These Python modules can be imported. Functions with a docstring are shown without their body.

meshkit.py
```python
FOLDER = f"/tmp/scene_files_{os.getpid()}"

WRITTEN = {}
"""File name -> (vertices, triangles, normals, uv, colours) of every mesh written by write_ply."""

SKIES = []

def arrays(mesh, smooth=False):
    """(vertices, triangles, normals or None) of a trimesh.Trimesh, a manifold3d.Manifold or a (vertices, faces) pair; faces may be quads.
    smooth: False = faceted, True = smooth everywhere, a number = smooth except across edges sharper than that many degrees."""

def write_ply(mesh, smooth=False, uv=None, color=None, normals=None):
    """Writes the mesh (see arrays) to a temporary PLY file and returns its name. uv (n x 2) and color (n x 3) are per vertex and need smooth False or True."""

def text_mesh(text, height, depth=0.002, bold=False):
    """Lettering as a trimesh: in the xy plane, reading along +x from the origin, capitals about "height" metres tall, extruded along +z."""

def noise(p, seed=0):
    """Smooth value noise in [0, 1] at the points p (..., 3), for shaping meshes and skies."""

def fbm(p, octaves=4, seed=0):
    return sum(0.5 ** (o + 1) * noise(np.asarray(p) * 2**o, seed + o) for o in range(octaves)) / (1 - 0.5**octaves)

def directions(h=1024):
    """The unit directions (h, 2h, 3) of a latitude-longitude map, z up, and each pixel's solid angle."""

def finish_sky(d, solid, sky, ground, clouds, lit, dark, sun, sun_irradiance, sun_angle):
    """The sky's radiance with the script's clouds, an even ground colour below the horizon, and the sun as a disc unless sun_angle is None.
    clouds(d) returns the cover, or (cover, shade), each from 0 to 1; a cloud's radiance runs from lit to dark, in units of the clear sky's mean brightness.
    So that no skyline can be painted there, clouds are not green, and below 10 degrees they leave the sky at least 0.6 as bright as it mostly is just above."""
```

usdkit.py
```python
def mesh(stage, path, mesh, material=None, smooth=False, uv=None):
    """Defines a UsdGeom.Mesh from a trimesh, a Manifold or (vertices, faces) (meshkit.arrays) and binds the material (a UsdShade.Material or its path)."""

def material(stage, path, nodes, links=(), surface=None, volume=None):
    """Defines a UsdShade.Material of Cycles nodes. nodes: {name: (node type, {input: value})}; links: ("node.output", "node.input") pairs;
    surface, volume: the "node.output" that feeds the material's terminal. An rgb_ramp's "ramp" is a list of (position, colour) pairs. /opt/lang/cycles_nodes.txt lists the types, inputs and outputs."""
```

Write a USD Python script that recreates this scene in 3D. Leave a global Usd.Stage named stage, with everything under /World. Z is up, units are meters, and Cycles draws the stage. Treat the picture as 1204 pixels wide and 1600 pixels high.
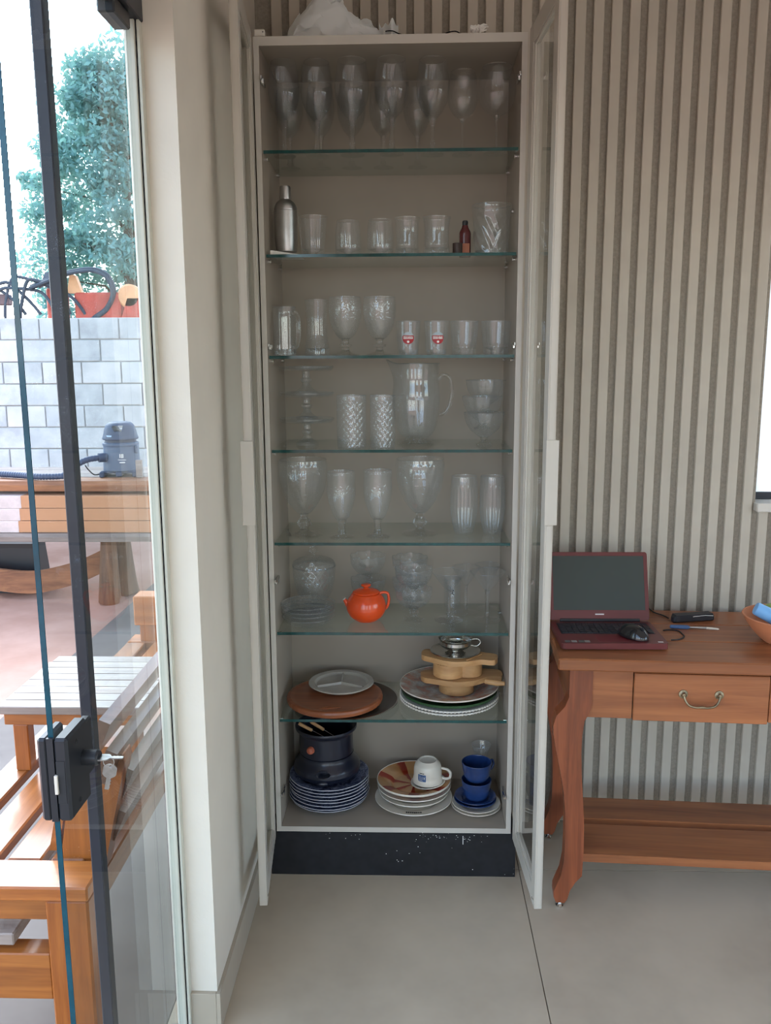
import math, random
import numpy as np
import trimesh
import usdkit, meshkit
from scipy.interpolate import PchipInterpolator
from scipy.spatial import ConvexHull
from shapely.geometry import Polygon, box as sbox, Point
from shapely.ops import unary_union
from pxr import Usd, UsdGeom, UsdLux, UsdShade, Gf, Sdf, Vt
PI = math.pi
stage = Usd.Stage.CreateInMemory()
UsdGeom.SetStageUpAxis(stage, 'Z'); UsdGeom.SetStageMetersPerUnit(stage, 1.0)
stage.SetDefaultPrim(UsdGeom.Xform.Define(stage, '/World').GetPrim())
UsdGeom.Scope.Define(stage, '/World/Looks')
# ================================================================ camera
F, PIT, YAW, ROL = 1356.2, 0.17962, 0.03063, -0.005646
CAM = np.array([0.0557, -2.4, 1.5622])
fw = np.array([-np.sin(YAW)*np.cos(PIT), np.cos(YAW)*np.cos(PIT), -np.sin(PIT)])
_r = np.array([np.cos(YAW), np.sin(YAW), 0]); _u = np.cross(_r, fw)
rt = np.cos(ROL)*_r + np.sin(ROL)*_u; up = -np.sin(ROL)*_r + np.cos(ROL)*_u
cam = UsdGeom.Camera.Define(stage, '/World/camera')
cam.CreateHorizontalApertureAttr(36.0); cam.CreateVerticalApertureAttr(36.0*1600/1204)
cam.CreateFocalLengthAttr(36.0*F/1204)
_m = np.eye(4); _m[0, :3], _m[1, :3], _m[2, :3], _m[3, :3] = rt, up, -fw, CAM
cam.AddTransformOp().Set(Gf.Matrix4d(*_m.ravel().tolist()))
cam.CreateExposureAttr(-0.75)
# ================================================================ sky (no sun disc: the yard is in open shade under a bright sky)
skym = usdkit.material(stage, '/World/Looks/sky', {
    's': ('sky_texture', {'sky_type': 'multiple_scattering', 'sun_disc': False, 'sun_elevation': math.radians(35),
                          'sun_rotation': math.radians(-35), 'aerosol_density': 2.5, 'ozone_density': 0.6}),
    'm': ('mix', {'fac': 0.70, 'color2': (0.94, 0.81, 0.68)}),
    'b': ('background_shader', {'strength': 1.7})}, [('s.color', 'm.color1'), ('m.color', 'b.color')], surface='b.background')
dome = UsdLux.DomeLight.Define(stage, '/World/sky'); dome.CreateIntensityAttr(1.0)
UsdShade.MaterialBindingAPI.Apply(dome.GetPrim()).Bind(skym)
# ================================================================ helpers
def ray(u, v): return fw + (u-602)/F*rt - (v-800)/F*up
def at(u, v, x=None, y=None, z=None):
    "the point of the plane x=, y= or z= that the photograph shows at pixel (u, v)"
    d = ray(u, v)
    k = (x-CAM[0])/d[0] if x is not None else (y-CAM[1])/d[1] if y is not None else (z-CAM[2])/d[2]
    return CAM + d*k
def mpp(p): return float((np.asarray(p)-CAM) @ fw)/F
def s(r, g, b): return tuple((c/255/12.92 if c/255 <= .04045 else ((c/255+.055)/1.055)**2.4) for c in (r, g, b))

used = {}
def numbered(parent, name):
    k = (parent, name); n = used.get(k, 0); used[k] = n+1
    return f'{parent}/{name}' if n == 0 else f'{parent}/{name}_{n:03d}'
def pth(p): return '/World' if p is None else (p if isinstance(p, str) else str(p.GetPath()))
def tag(prim, label=None, cat=None, group=None, kind=None):
    for k, v in (('label', label), ('category', cat), ('group', group), ('kind', kind)):
        if v: prim.SetCustomDataByKey(k, v)
    return prim
def thing(name, label, cat, loc=(0, 0, 0), rz=0, group=None, kind=None):
    x = UsdGeom.Xform.Define(stage, numbered('/World', name))
    x.AddTranslateOp().Set(Gf.Vec3d(*map(float, loc))); x.AddRotateZOp().Set(float(math.degrees(rz)))
    return tag(x.GetPrim(), label, cat, group, kind)
def obj(name, mesh, mat, parent=None, smooth=False, **kw):
    if isinstance(mesh, (list, tuple)) and not (len(mesh) == 2 and isinstance(mesh[0], np.ndarray)): mesh = cat_(mesh)
    p = usdkit.mesh(stage, numbered(pth(parent), name), mesh, mat, smooth=smooth).GetPrim()
    return tag(p, **kw) if kw else p
def dup(root, loc, rz=0, label=None, group=None):
    was = root.GetCustomData()
    name = root.GetName()
    if name[-4] == '_' and name[-3:].isdigit(): name = name[:-4]
    r = thing(name, label or was['label'], was['category'], loc, rz, group or was.get('group'))
    r.GetReferences().AddInternalReference(root.GetPath()); r.SetInstanceable(True)
    return r
def cat_(ms): return trimesh.util.concatenate(list(ms))
def mv(m, x=0, y=0, z=0, rx=0, ry=0, rz=0):
    m = m.copy()
    for a, ax in ((rx, (1, 0, 0)), (ry, (0, 1, 0)), (rz, (0, 0, 1))):
        if a: m.apply_transform(trimesh.transformations.rotation_matrix(a, ax))
    m.apply_translation((x, y, z)); return m
def hull(pts):
    pts = np.asarray(pts, float); h = ConvexHull(pts)
    m = trimesh.Trimesh(pts, h.simplices, process=False)
    c = pts.mean(0); n = m.face_normals; bad = ((m.triangles_center-c)*n).sum(1) < 0
    f = m.faces.copy(); f[bad] = f[bad][:, ::-1]
    return trimesh.Trimesh(pts, f, process=False)
def box(x0, x1, y0, y1, z0, z1, ch=0.0):
    if x1 < x0: x0, x1 = x1, x0
    if y1 < y0: y0, y1 = y1, y0
    if z1 < z0: z0, z1 = z1, z0
    if ch <= 0:
        m = trimesh.creation.box((x1-x0, y1-y0, z1-z0)); m.apply_translation(((x0+x1)/2, (y0+y1)/2, (z0+z1)/2)); return m
    ch = min(ch, (x1-x0)/3, (y1-y0)/3, (z1-z0)/3); P = []
    for X, sx in ((x0, 1), (x1, -1)):
        for Y, sy in ((y0, 1), (y1, -1)):
            for Z, sz in ((z0, 1), (z1, -1)):
                P += [(X, Y+sy*ch, Z+sz*ch), (X+sx*ch, Y, Z+sz*ch), (X+sx*ch, Y+sy*ch, Z)]
    return hull(P)
def grid_mesh(V, close_u=False, close_v=False):
    "V (a, b, 3) grid -> mesh"
    a, b = V.shape[:2]; i, j = np.meshgrid(np.arange(a if close_u else a-1), np.arange(b if close_v else b-1), indexing='ij')
    i2, j2 = (i+1) % a, (j+1) % b
    q = np.stack([i*b+j, i2*b+j, i2*b+j2, i*b+j2], -1).reshape(-1, 4)
    return trimesh.Trimesh(V.reshape(-1, 3), np.vstack([q[:, [0, 1, 2]], q[:, [0, 2, 3]]]), process=False)
def lathe(pts, n=48, mod=None):
    "pts [(r, z)] from the axis round to the axis (or closed ring); mod(theta, r, z, index) -> new r, z"
    P = np.asarray(pts, float); th = np.arange(n)*2*PI/n
    R = np.repeat(P[:, :1], n, 1); Zz = np.repeat(P[:, 1:2], n, 1); T = np.repeat(th[None], len(P), 0)
    if mod is not None: R, Zz = mod(T, R, Zz, np.arange(len(P))[:, None])
    V = np.stack([R*np.cos(T), R*np.sin(T), Zz], -1)
    m = grid_mesh(V, close_v=True); m.merge_vertices(); m.update_faces(m.nondegenerate_faces())
    if m.volume < 0: m.invert()
    return m
def dense(pts, n):
    P = np.asarray(pts, float); t = np.concatenate([[0], np.cumsum(np.linalg.norm(np.diff(P, axis=0), axis=1)+1e-6)])
    q = np.unique(np.concatenate([np.linspace(0, t[-1], n), t]))
    return np.stack([PchipInterpolator(t, P[:, 0])(q), PchipInterpolator(t, P[:, 1])(q)], 1)
def vessel(outer, t, zin, n=48, k=22, mod=None, raw=False):
    "an open round vessel: outer profile base -> rim, wall t, inside bottom at zin"
    o = np.asarray(outer, float) if raw else dense(outer, k)
    o = np.maximum(o, [0, -1e9]); r = o[-1]
    inn = o[(o[:, 1] > zin+t*.6) & (np.arange(len(o)) > np.argmax(o[:, 1] >= zin))][:, :]
    inn = np.stack([np.maximum(inn[:, 0]-t, 0.0005), inn[:, 1]], 1)
    rim = np.array([[r[0]-t*.2, r[1]+t*.35], [r[0]-t*.8, r[1]+t*.35]])
    first = np.array([[0, o[0, 1]]]) if o[0, 0] > 1e-6 else np.zeros((0, 2))
    pr = np.vstack([first, o, rim, inn[::-1], [[max(inn[0, 0]*.6, 0), zin], [0, zin]]])
    no = len(first)+len(o)
    f = None if mod is None else (lambda T, R, Z, i: mod(T, R, Z, i < no))
    return lathe(pr, n, f)
def tube(pts, rad, n=10, caps=True, smooth=0):
    P = np.asarray(pts, float)
    if smooth:
        t = np.concatenate([[0], np.cumsum(np.linalg.norm(np.diff(P, axis=0), axis=1))]); q = np.linspace(0, t[-1], smooth)
        rr = np.broadcast_to(rad, (len(P),)); rad = np.interp(q, t, rr)
        P = np.stack([PchipInterpolator(t, P[:, k])(q) for k in range(3)], 1)
    rad = np.broadcast_to(rad, (len(P),)).astype(float)
    T = np.gradient(P, axis=0); T /= np.linalg.norm(T, axis=1, keepdims=True)+1e-12
    a = np.cross(T[0], [0, 0, 1.0] if abs(T[0][2]) < .9 else [1.0, 0, 0]); a /= np.linalg.norm(a); A = [a]
    for k in range(1, len(P)):
        a = A[-1]-T[k]*(A[-1] @ T[k]); A.append(a/(np.linalg.norm(a)+1e-12))
    A = np.array(A); Bv = np.cross(T, A); th = np.arange(n)*2*PI/n
    V = P[:, None]+rad[:, None, None]*(np.cos(th)[None, :, None]*A[:, None]+np.sin(th)[None, :, None]*Bv[:, None])
    if caps: V = np.concatenate([np.repeat(P[:1, None], n, 1), V, np.repeat(P[-1:, None], n, 1)])
    m = grid_mesh(V, close_v=True); m.merge_vertices(); m.update_faces(m.nondegenerate_faces())
    if m.is_watertight and m.volume < 0: m.invert()
    return m
def prism(poly, depth, axis='z'):
    "extrude a 2D outline; axis y: outline is (x, z), runs from y=0 to depth; axis x: outline is (y, z)"
    if not hasattr(poly, 'exterior'): poly = Polygon(poly)
    m = trimesh.creation.extrude_polygon(poly, depth, engine='earcut'); v = m.vertices.copy()
    if axis == 'y': m.vertices = np.stack([v[:, 0], v[:, 2], v[:, 1]], 1); m.invert()
    if axis == 'x': m.vertices = np.stack([v[:, 2], v[:, 0], v[:, 1]], 1)
    return m
def curve(pts, n=8):
    "closed smooth outline through points (Catmull-Rom)"
    P = np.asarray(pts, float); out = []
    for i in range(len(P)):
        p0, p1, p2, p3 = P[i-1], P[i], P[(i+1) % len(P)], P[(i+2) % len(P)]
        for t in np.arange(n)/n:
            out.append(.5*((2*p1)+(p2-p0)*t+(2*p0-5*p1+4*p2-p3)*t*t+(3*p1-p0-3*p2+p3)*t**3))
    return np.array(out)
def sphere(r, sub=2, sc=(1, 1, 1)):
    m = trimesh.creation.icosphere(sub, r); m.apply_scale(sc); return m
def bend(m, r):
    "wrap a flat decal (x along, y up, z thickness) round the -y side of an upright cylinder of radius r"
    m = m.subdivide_to_size(0.006) if hasattr(m, 'subdivide_to_size') else m
    v = m.vertices; a = v[:, 0]/r; R = r+v[:, 2]
    m = m.copy(); m.vertices = np.stack([R*np.sin(a), -R*np.cos(a), v[:, 1]], 1); return m
# ---------------------------------------------------------------- materials
def mat(name, color, rough=.5, metal=0, var=.08, scale=6, bump=0, bscale=60, spec=.5, coat=0, color2=None, stretch=(1, 1, 1), ramp=(.35, .65), detail=4, bdist=.002, coatr=.05):
    c2 = color2 if color2 is not None else tuple(max(0, c*(1-var*2.5)) for c in color)
    nodes = {'tc': ('texture_coordinate', {}), 'mp': ('mapping', {'scale': stretch}),
             'n': ('noise_texture', {'scale': scale, 'detail': detail, 'roughness': .6}),
             'r': ('rgb_ramp', {'ramp': [(ramp[0], c2), (ramp[1], color)]}),
             'p': ('principled_bsdf', {'roughness': rough, 'metallic': metal, 'specular_ior_level': spec, 'coat_weight': coat, 'coat_roughness': coatr})}
    links = [('tc.object', 'mp.vector'), ('mp.vector', 'n.vector'), ('n.fac', 'r.fac'), ('r.color', 'p.base_color')]
    if bump:
        nodes['n2'] = ('noise_texture', {'scale': bscale, 'detail': 3}); nodes['bp'] = ('bump', {'strength': bump, 'distance': bdist})
        links += [('mp.vector', 'n2.vector'), ('n2.fac', 'bp.height'), ('bp.normal', 'p.normal')]
    return usdkit.material(stage, '/World/Looks/'+name, nodes, links, surface='p.BSDF')
def wood(name, light, dark, axis=0, rough=.4, coat=0.0, fine=1.0, bump=.25, knots=.5, rand=.25, coatr=.08):
    k = [26*fine, 26*fine, 26*fine]; k[axis] = 1.6*fine; k2 = [5, 5, 5]; k2[axis] = 1.5
    nodes = {'tc': ('texture_coordinate', {}), 'oi': ('object_info', {}),
             'of': ('vector_math', {'math_type': 'multiply_add', 'vector2': (7.3, 3.1, 5.7)}),
             'mp': ('mapping', {'scale': tuple(k)}), 'm2': ('mapping', {'scale': tuple(k2)}),
             'n': ('noise_texture', {'scale': 1.0, 'detail': 5, 'roughness': .65, 'distortion': .6}),
             'n2': ('noise_texture', {'scale': 1.0, 'detail': 3, 'distortion': 1.2}),
             'r': ('rgb_ramp', {'ramp': [(.3, dark), (.5, tuple((a+b_)/2 for a, b_ in zip(light, dark))), (.68, light)]}),
             'r2': ('rgb_ramp', {'ramp': [(.28, (1-knots*.6,)*3), (.5, (1, 1, 1)), (.75, (1.0, .94, .88))]}),
             'mx': ('mix', {'mix_type': 'multiply', 'fac': 1.0}),
             'rv': ('math', {'math_type': 'multiply_add', 'value2': rand, 'value3': 1-rand*.6}),
             'cc': ('combine_color', {}), 'mx2': ('mix', {'mix_type': 'multiply', 'fac': 1.0}),
             'bp': ('bump', {'strength': bump, 'distance': .0012}),
             'p': ('principled_bsdf', {'roughness': rough, 'coat_weight': coat, 'coat_roughness': coatr})}
    links = [('tc.object', 'of.vector1'), ('oi.location', 'of.vector2') if False else ('oi.location', 'of.vector3'),
             ('of.vector', 'mp.vector') if False else ('tc.object', 'mp.vector'), ('tc.object', 'm2.vector'),
             ('mp.vector', 'n.vector'), ('m2.vector', 'n2.vector'), ('n.fac', 'r.fac'), ('n2.fac', 'r2.fac'),
             ('r.color', 'mx.color1'), ('r2.color', 'mx.color2'), ('oi.random', 'rv.value1'),
             ('rv.value', 'cc.r'), ('rv.value', 'cc.g'), ('rv.value', 'cc.b'), ('mx.color', 'mx2.color1'), ('cc.color', 'mx2.color2'),
             ('mx2.color', 'p.base_color'), ('n.fac', 'bp.height'), ('bp.normal', 'p.normal')]
    nodes.pop('of'); links = [l for l in links if 'of.' not in l[0] and 'of.' not in l[1]]
    return usdkit.material(stage, '/World/Looks/'+name, nodes, links, surface='p.BSDF')
def pane_mat(name, tint, ior=1.45, rough=0.0, white=0.0):
    nodes = {'t': ('transparent_bsdf', {'color': tint}), 'g': ('glossy_bsdf', {'color': (1, 1, 1), 'roughness': rough}),
             'f': ('fresnel', {'IOR': ior}), 'x': ('mix_closure', {})}
    nodes |= {'ge': ('geometry', {}), 'fm': ('math', {'math_type': 'multiply_add', 'value2': -1.0, 'value3': 1.0}), 'ff': ('math', {'math_type': 'multiply'})}
    # a sheet has no refraction to bend the ray, so only its outer side mirrors
    links = [('ge.backfacing', 'fm.value1'), ('f.fac', 'ff.value1'), ('fm.value', 'ff.value2'), ('ff.value', 'x.fac'), ('t.BSDF', 'x.closure1'), ('g.BSDF', 'x.closure2')]
    out = 'x.closure'
    if white:
        nodes['d'] = ('diffuse_bsdf', {'color': (.8, .82, .82)}); nodes['x2'] = ('mix_closure', {'fac': white})
        links += [('x.closure', 'x2.closure1'), ('d.BSDF', 'x2.closure2')]; out = 'x2.closure'
    return usdkit.material(stage, '/World/Looks/'+name, nodes, links, surface=out)
def glass_mat(name, color=(.97, .985, .98), rough=0.0, clear=.65, ior=1.47, tint=(.985, .99, .985)):
    "clear glass: mirror-like by fresnel, mostly straight through (so light passes the thin walls), a share of it truly refracted"
    return usdkit.material(stage, '/World/Looks/'+name, {
        'g': ('principled_bsdf', {'transmission_weight': 1.0, 'base_color': color, 'roughness': rough, 'ior': ior}),
        't': ('transparent_bsdf', {'color': tint}), 'gl': ('glossy_bsdf', {'color': (1, 1, 1), 'roughness': rough}),
        'f': ('fresnel', {'IOR': ior}), 'ge': ('geometry', {}), 'fm': ('math', {'math_type': 'multiply_add', 'value2': -1.0, 'value3': 1.0}),
        'f2': ('math', {'math_type': 'multiply', 'value2': 1.8}), 'ff': ('math', {'math_type': 'multiply', 'use_clamp': True}), 'x1': ('mix_closure', {}), 'x': ('mix_closure', {'fac': clear})},
        [('ge.backfacing', 'fm.value1'), ('f.fac', 'f2.value1'), ('f2.value', 'ff.value1'), ('fm.value', 'ff.value2'), ('ff.value', 'x1.fac'), ('t.BSDF', 'x1.closure1'), ('gl.BSDF', 'x1.closure2'),
         ('g.BSDF', 'x.closure1'), ('x1.closure', 'x.closure2')], surface='x.closure')

def thin_glass_mat(name, tint=(.98, .988, .985), base=.065, edge=.26, haze=0.0, rough=0.0):
    "thin blown glass, modelled as one shell: straight through, mirroring on both sides by fresnel"
    return usdkit.material(stage, '/World/Looks/'+name, {
        't': ('transparent_bsdf', {'color': tint}), 'gl': ('glossy_bsdf', {'color': (1, 1, 1), 'roughness': rough}), 'd': ('diffuse_bsdf', {'color': (.85, .86, .85)}), 'xd': ('mix_closure', {'fac': haze}),
        'lw': ('layer_weight', {'blend': .5}), 'pw': ('math', {'math_type': 'power', 'value2': 4.0}), 'fa': ('math', {'math_type': 'multiply_add', 'value2': edge, 'value3': base, 'use_clamp': True}), 'x': ('mix_closure', {})},
        [('lw.facing', 'pw.value1'), ('pw.value', 'fa.value1'), ('fa.value', 'x.fac'), ('t.BSDF', 'xd.closure1'), ('d.BSDF', 'xd.closure2'), ('xd.closure', 'x.closure1'), ('gl.BSDF', 'x.closure2')], surface='x.closure')
def lathe_open(P, n, mod=None):
    th = np.arange(n)*2*PI/n; T = np.repeat(th[None], len(P), 0); R = np.repeat(P[:, :1], n, 1); Z = np.repeat(P[:, 1:2], n, 1)
    if mod is not None: R, Z = mod(T, R, Z, np.ones_like(R, bool))
    V = np.stack([R*np.cos(T), R*np.sin(T), Z], -1)
    m = grid_mesh(V, close_v=True); m.merge_vertices(); m.update_faces(m.nondegenerate_faces())
    k = len(m.faces)*3//4
    if m.face_normals[k] @ (m.triangles_center[k]*[1, 1, 0]) < 0: m.invert()
    return m, V[-1]
def shell(outer, t=.0014, n=56, mod=None, rim=True):
    "a blown or pressed bowl: one clear sheet with a rounded rim bead of the glass's thickness"
    m, last = lathe_open(np.asarray(outer, float), n, mod)
    if not rim: return m
    c = last.copy(); c[:, :2] *= (1-t*.5/np.linalg.norm(c[:, :2], axis=1, keepdims=True)); d = c[:, :2]/np.linalg.norm(c[:, :2], axis=1, keepdims=True); a = np.arange(6)*PI/3
    V = np.stack([np.concatenate([c[:, :2]+d*(t*.55*math.cos(x)), c[:, 2:]+t*.55*math.sin(x)], 1) for x in a], 1)
    b = grid_mesh(V, True, True)
    if b.volume < 0: b.invert()
    return cat_([m, b])
# ================================================================ materials of the room
M = {}
M['plaster'] = mat('plaster', s(222, 211, 195), .75, var=.03, scale=3, bump=.15, bscale=140)
M['ceiling'] = mat('ceiling_white', s(235, 232, 226), .8, var=.02)
M['tile'] = mat('porcelain', s(192, 175, 152), .24, var=.05, scale=1.7, color2=s(172, 156, 135), detail=6, spec=.45)
M['grout'] = mat('grout', s(128, 112, 95), .8)
M['skirting'] = mat('skirting_tile', s(176, 162, 143), .35, var=.05, scale=3)
M['batten'] = mat('wall_batten', s(188, 177, 160), .55, var=.03, scale=8)
M['batten_back'] = mat('wall_batten_back', s(156, 146, 131), .7, var=.08, scale=120)
M['laminate'] = mat('cabinet_laminate', s(196, 188, 176), .4, var=.02, scale=5)
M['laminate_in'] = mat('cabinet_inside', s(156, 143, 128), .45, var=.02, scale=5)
M['alu'] = mat('door_frame_lacquer', s(184, 175, 161), .35, var=.015, scale=4)
M['granite'] = mat('black_granite', s(24, 25, 28), .3, color2=s(14, 15, 18), scale=30, var=.2)
M['white_speck'] = mat('paint_speck', s(215, 215, 210), .7)
M['pane'] = pane_mat('window_pane', (.955, .968, .96))
M['door_pane'] = pane_mat('door_pane', (.95, .968, .962), ior=1.2)
M['shelf_glass'] = pane_mat('shelf_pane', (.90, .945, .925), ior=1.45)
M['shelf_edge'] = mat('shelf_glass_edge', s(22, 66, 62), .12, var=.15, scale=30)
M['leaf_edge'] = mat('door_glass_edge', s(18, 66, 78), .12, var=.15, scale=20)
M['black_metal'] = mat('black_aluminium', s(38, 38, 44), .4, var=.05, spec=.4)
M['black_plastic'] = mat('black_plastic', s(30, 31, 34), .35, var=.06)
M['hose'] = mat('hose_rubber', s(58, 66, 76), .45, var=.1)
M['rubber'] = mat('black_rubber', s(28, 28, 30), .7)
M['chrome'] = mat('chrome', (.75, .74, .72), .12, 1.0, var=.02)
M['key_metal'] = mat('key_metal', (.36, .35, .33), .35, 1.0, var=.1, scale=60)
M['steel'] = mat('brushed_steel', (.55, .54, .53), .28, 1.0, var=.05, scale=40)
M['silver'] = mat('silver_plate', (.68, .66, .62), .16, 1.0, var=.06, scale=12)
M['brass'] = mat('aged_brass', (.42, .34, .22), .38, 1.0, var=.2, scale=40)
M['frame_white'] = mat('cream_frame', s(196, 192, 176), .45, var=.03)
M['glass'] = glass_mat('clear_glass')
M['glass_thin'] = thin_glass_mat('blown_glass', haze=.025)
M['glass_press'] = thin_glass_mat('pressed_sheet', (.975, .985, .98), .085, .24, .032, .012)
M['glass_relief'] = glass_mat('pressed_glass', (.97, .98, .975), .02, .6)
M['glass_thick'] = glass_mat('thick_glass', (.95, .985, .97), 0.0, .55)
M['white_ceramic'] = mat('white_ceramic', s(212, 204, 192), .18, var=.02, coat=.3)
M['cream_ceramic'] = mat('cream_ceramic', s(214, 204, 188), .2, var=.03, coat=.3)
M['cobalt'] = mat('cobalt_glaze', s(32, 54, 98), .15, var=.12, scale=14, coat=.4)
M['navy'] = mat('navy_enamel', s(20, 22, 33), .25, var=.06, coat=.3)
M['orange_red'] = mat('orange_red_glaze', s(222, 76, 30), .16, var=.05, scale=10, coat=.5)
M['terracotta'] = mat('terracotta_knob', s(168, 88, 62), .5)
M['pine'] = wood('pine_x', s(160, 98, 58), s(118, 66, 38), 0, .38, .1)
M['pine_z'] = wood('pine_z', s(164, 88, 52), s(112, 56, 32), 2, .4, .1, fine=1.4)
M['pine_y'] = wood('pine_y', s(156, 94, 56), s(114, 64, 36), 1, .4, .1)
M['board'] = wood('board_wood', s(206, 160, 108), s(176, 126, 78), 0, .5, rand=.15)
M['board_dark'] = wood('turned_wood', s(148, 82, 46), s(104, 54, 30), 0, .35, .15, fine=.6)
M['red_plastic'] = mat('red_plastic', s(98, 45, 43), .32, var=.05)
M['screen'] = mat('laptop_screen', s(52, 58, 54), .25, var=.02)
M['keys'] = mat('key_caps', s(36, 34, 38), .5)
M['silver_text'] = mat('silver_print', s(210, 200, 195), .4)
M['red_print'] = mat('red_print', s(168, 30, 34), .35)
M['white_print'] = mat('white_print', s(235, 228, 220), .4)
M['grey_print'] = mat('grey_print', s(168, 184, 190), .4)
M['blue_print'] = mat('blue_print', s(48, 66, 104), .35, var=.3, scale=300, color2=s(100, 120, 150))
M['black_print'] = mat('black_print', s(24, 22, 20), .5)
M['bag'] = usdkit.material(stage, '/World/Looks/plastic_bag', {
    'd': ('principled_bsdf', {'base_color': s(246, 246, 242), 'roughness': .35}), 't': ('translucent_bsdf', {'color': (.8, .8, .78)}),
    'x': ('mix_closure', {'fac': .35})}, [('d.BSDF', 'x.closure1'), ('t.BSDF', 'x.closure2')], surface='x.closure')
M['cloth'] = mat('white_cloth', s(228, 222, 212), .8, var=.03)
M['blue_plastic'] = mat('blue_plastic', s(116, 168, 214), .35, var=.02)
M['basket'] = mat('clay_bowl', s(196, 122, 82), .6, var=.05, scale=10)
M['orange_skin'] = mat('orange_skin', s(214, 140, 58), .45, bump=.3, bscale=300)
M['lime'] = mat('lime_skin', s(150, 166, 90), .45)
# outside
M['soil'] = mat('red_concrete', s(188, 152, 134), .85, color2=s(162, 124, 106), scale=1.3, var=.1, spec=.12, bump=.3, bscale=30, detail=6)
M['walkway'] = mat('grey_concrete', s(122, 112, 104), .6, spec=.2, color2=s(104, 94, 87), scale=2.2, var=.1)
M['block'] = mat('cement_block', s(206, 204, 199), .9, color2=s(184, 184, 182), scale=4, var=.1, bump=.5, bscale=60)
M['block2'] = mat('cement_block_b', s(198, 198, 194), .9, color2=s(172, 172, 170), scale=5, var=.1, bump=.5, bscale=60)
M['block3'] = mat('cement_block_c', s(212, 208, 202), .9, color2=s(190, 188, 184), scale=3, var=.1, bump=.5, bscale=60)
M['mortar'] = mat('mortar', s(168, 166, 162), .95)
M['bench_x'] = wood('bench_wood_x', s(176, 106, 46), s(130, 70, 26), 0, .32, .5, coatr=.12)
M['bench_y'] = wood('bench_wood_y', s(170, 104, 52), s(122, 70, 32), 1, .32, .5, coatr=.12)
M['bench_z'] = wood('bench_wood_z', s(178, 104, 44), s(134, 70, 26), 2, .32, .4, coatr=.12)
M['slat_brown'] = wood('slat_brown', s(128, 92, 70), s(86, 58, 44), 1, .3, .6, coatr=.1)  # darker copy of the bench wood: shade put into the slat colour
M['plank_grey'] = wood('weathered_plank', s(168, 154, 142), s(128, 108, 96), 0, .4, .4, coatr=.2)  # paler, greyer wood than the other bench boards
M['log'] = wood('log_wood', s(136, 98, 70), s(86, 60, 43), 2, .65, bump=.6)
M['log_x'] = wood('log_wood_x', s(168, 112, 72), s(118, 72, 46), 0, .6, bump=.6)
M['slab_grey'] = wood('slab_grey', s(150, 136, 126), s(112, 96, 86), 0, .6, bump=.6)
M['cardboard'] = mat('cardboard', s(186, 134, 96), .85, var=.03, scale=3)
M['film'] = mat('wrapping_film', s(206, 188, 180), .3, var=.06, scale=20)
M['vac_dark'] = mat('vacuum_dark', s(56, 66, 86), .4, var=.06)
M['vac_grey'] = mat('vacuum_grey', s(78, 92, 112), .4, var=.05)
M['vac_light'] = mat('vacuum_latch', s(176, 200, 220), .3)
M['machine_red'] = mat('machine_red', s(196, 84, 66), .55, var=.12, scale=8)
M['machine_orange'] = mat('machine_orange', s(236, 170, 120), .5, var=.08)
M['machine_grey'] = mat('machine_grey', s(96, 104, 116), .5, var=.15)
M['bark'] = wood('bark', s(120, 104, 90), s(70, 58, 50), 2, .9, bump=1.0)
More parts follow.
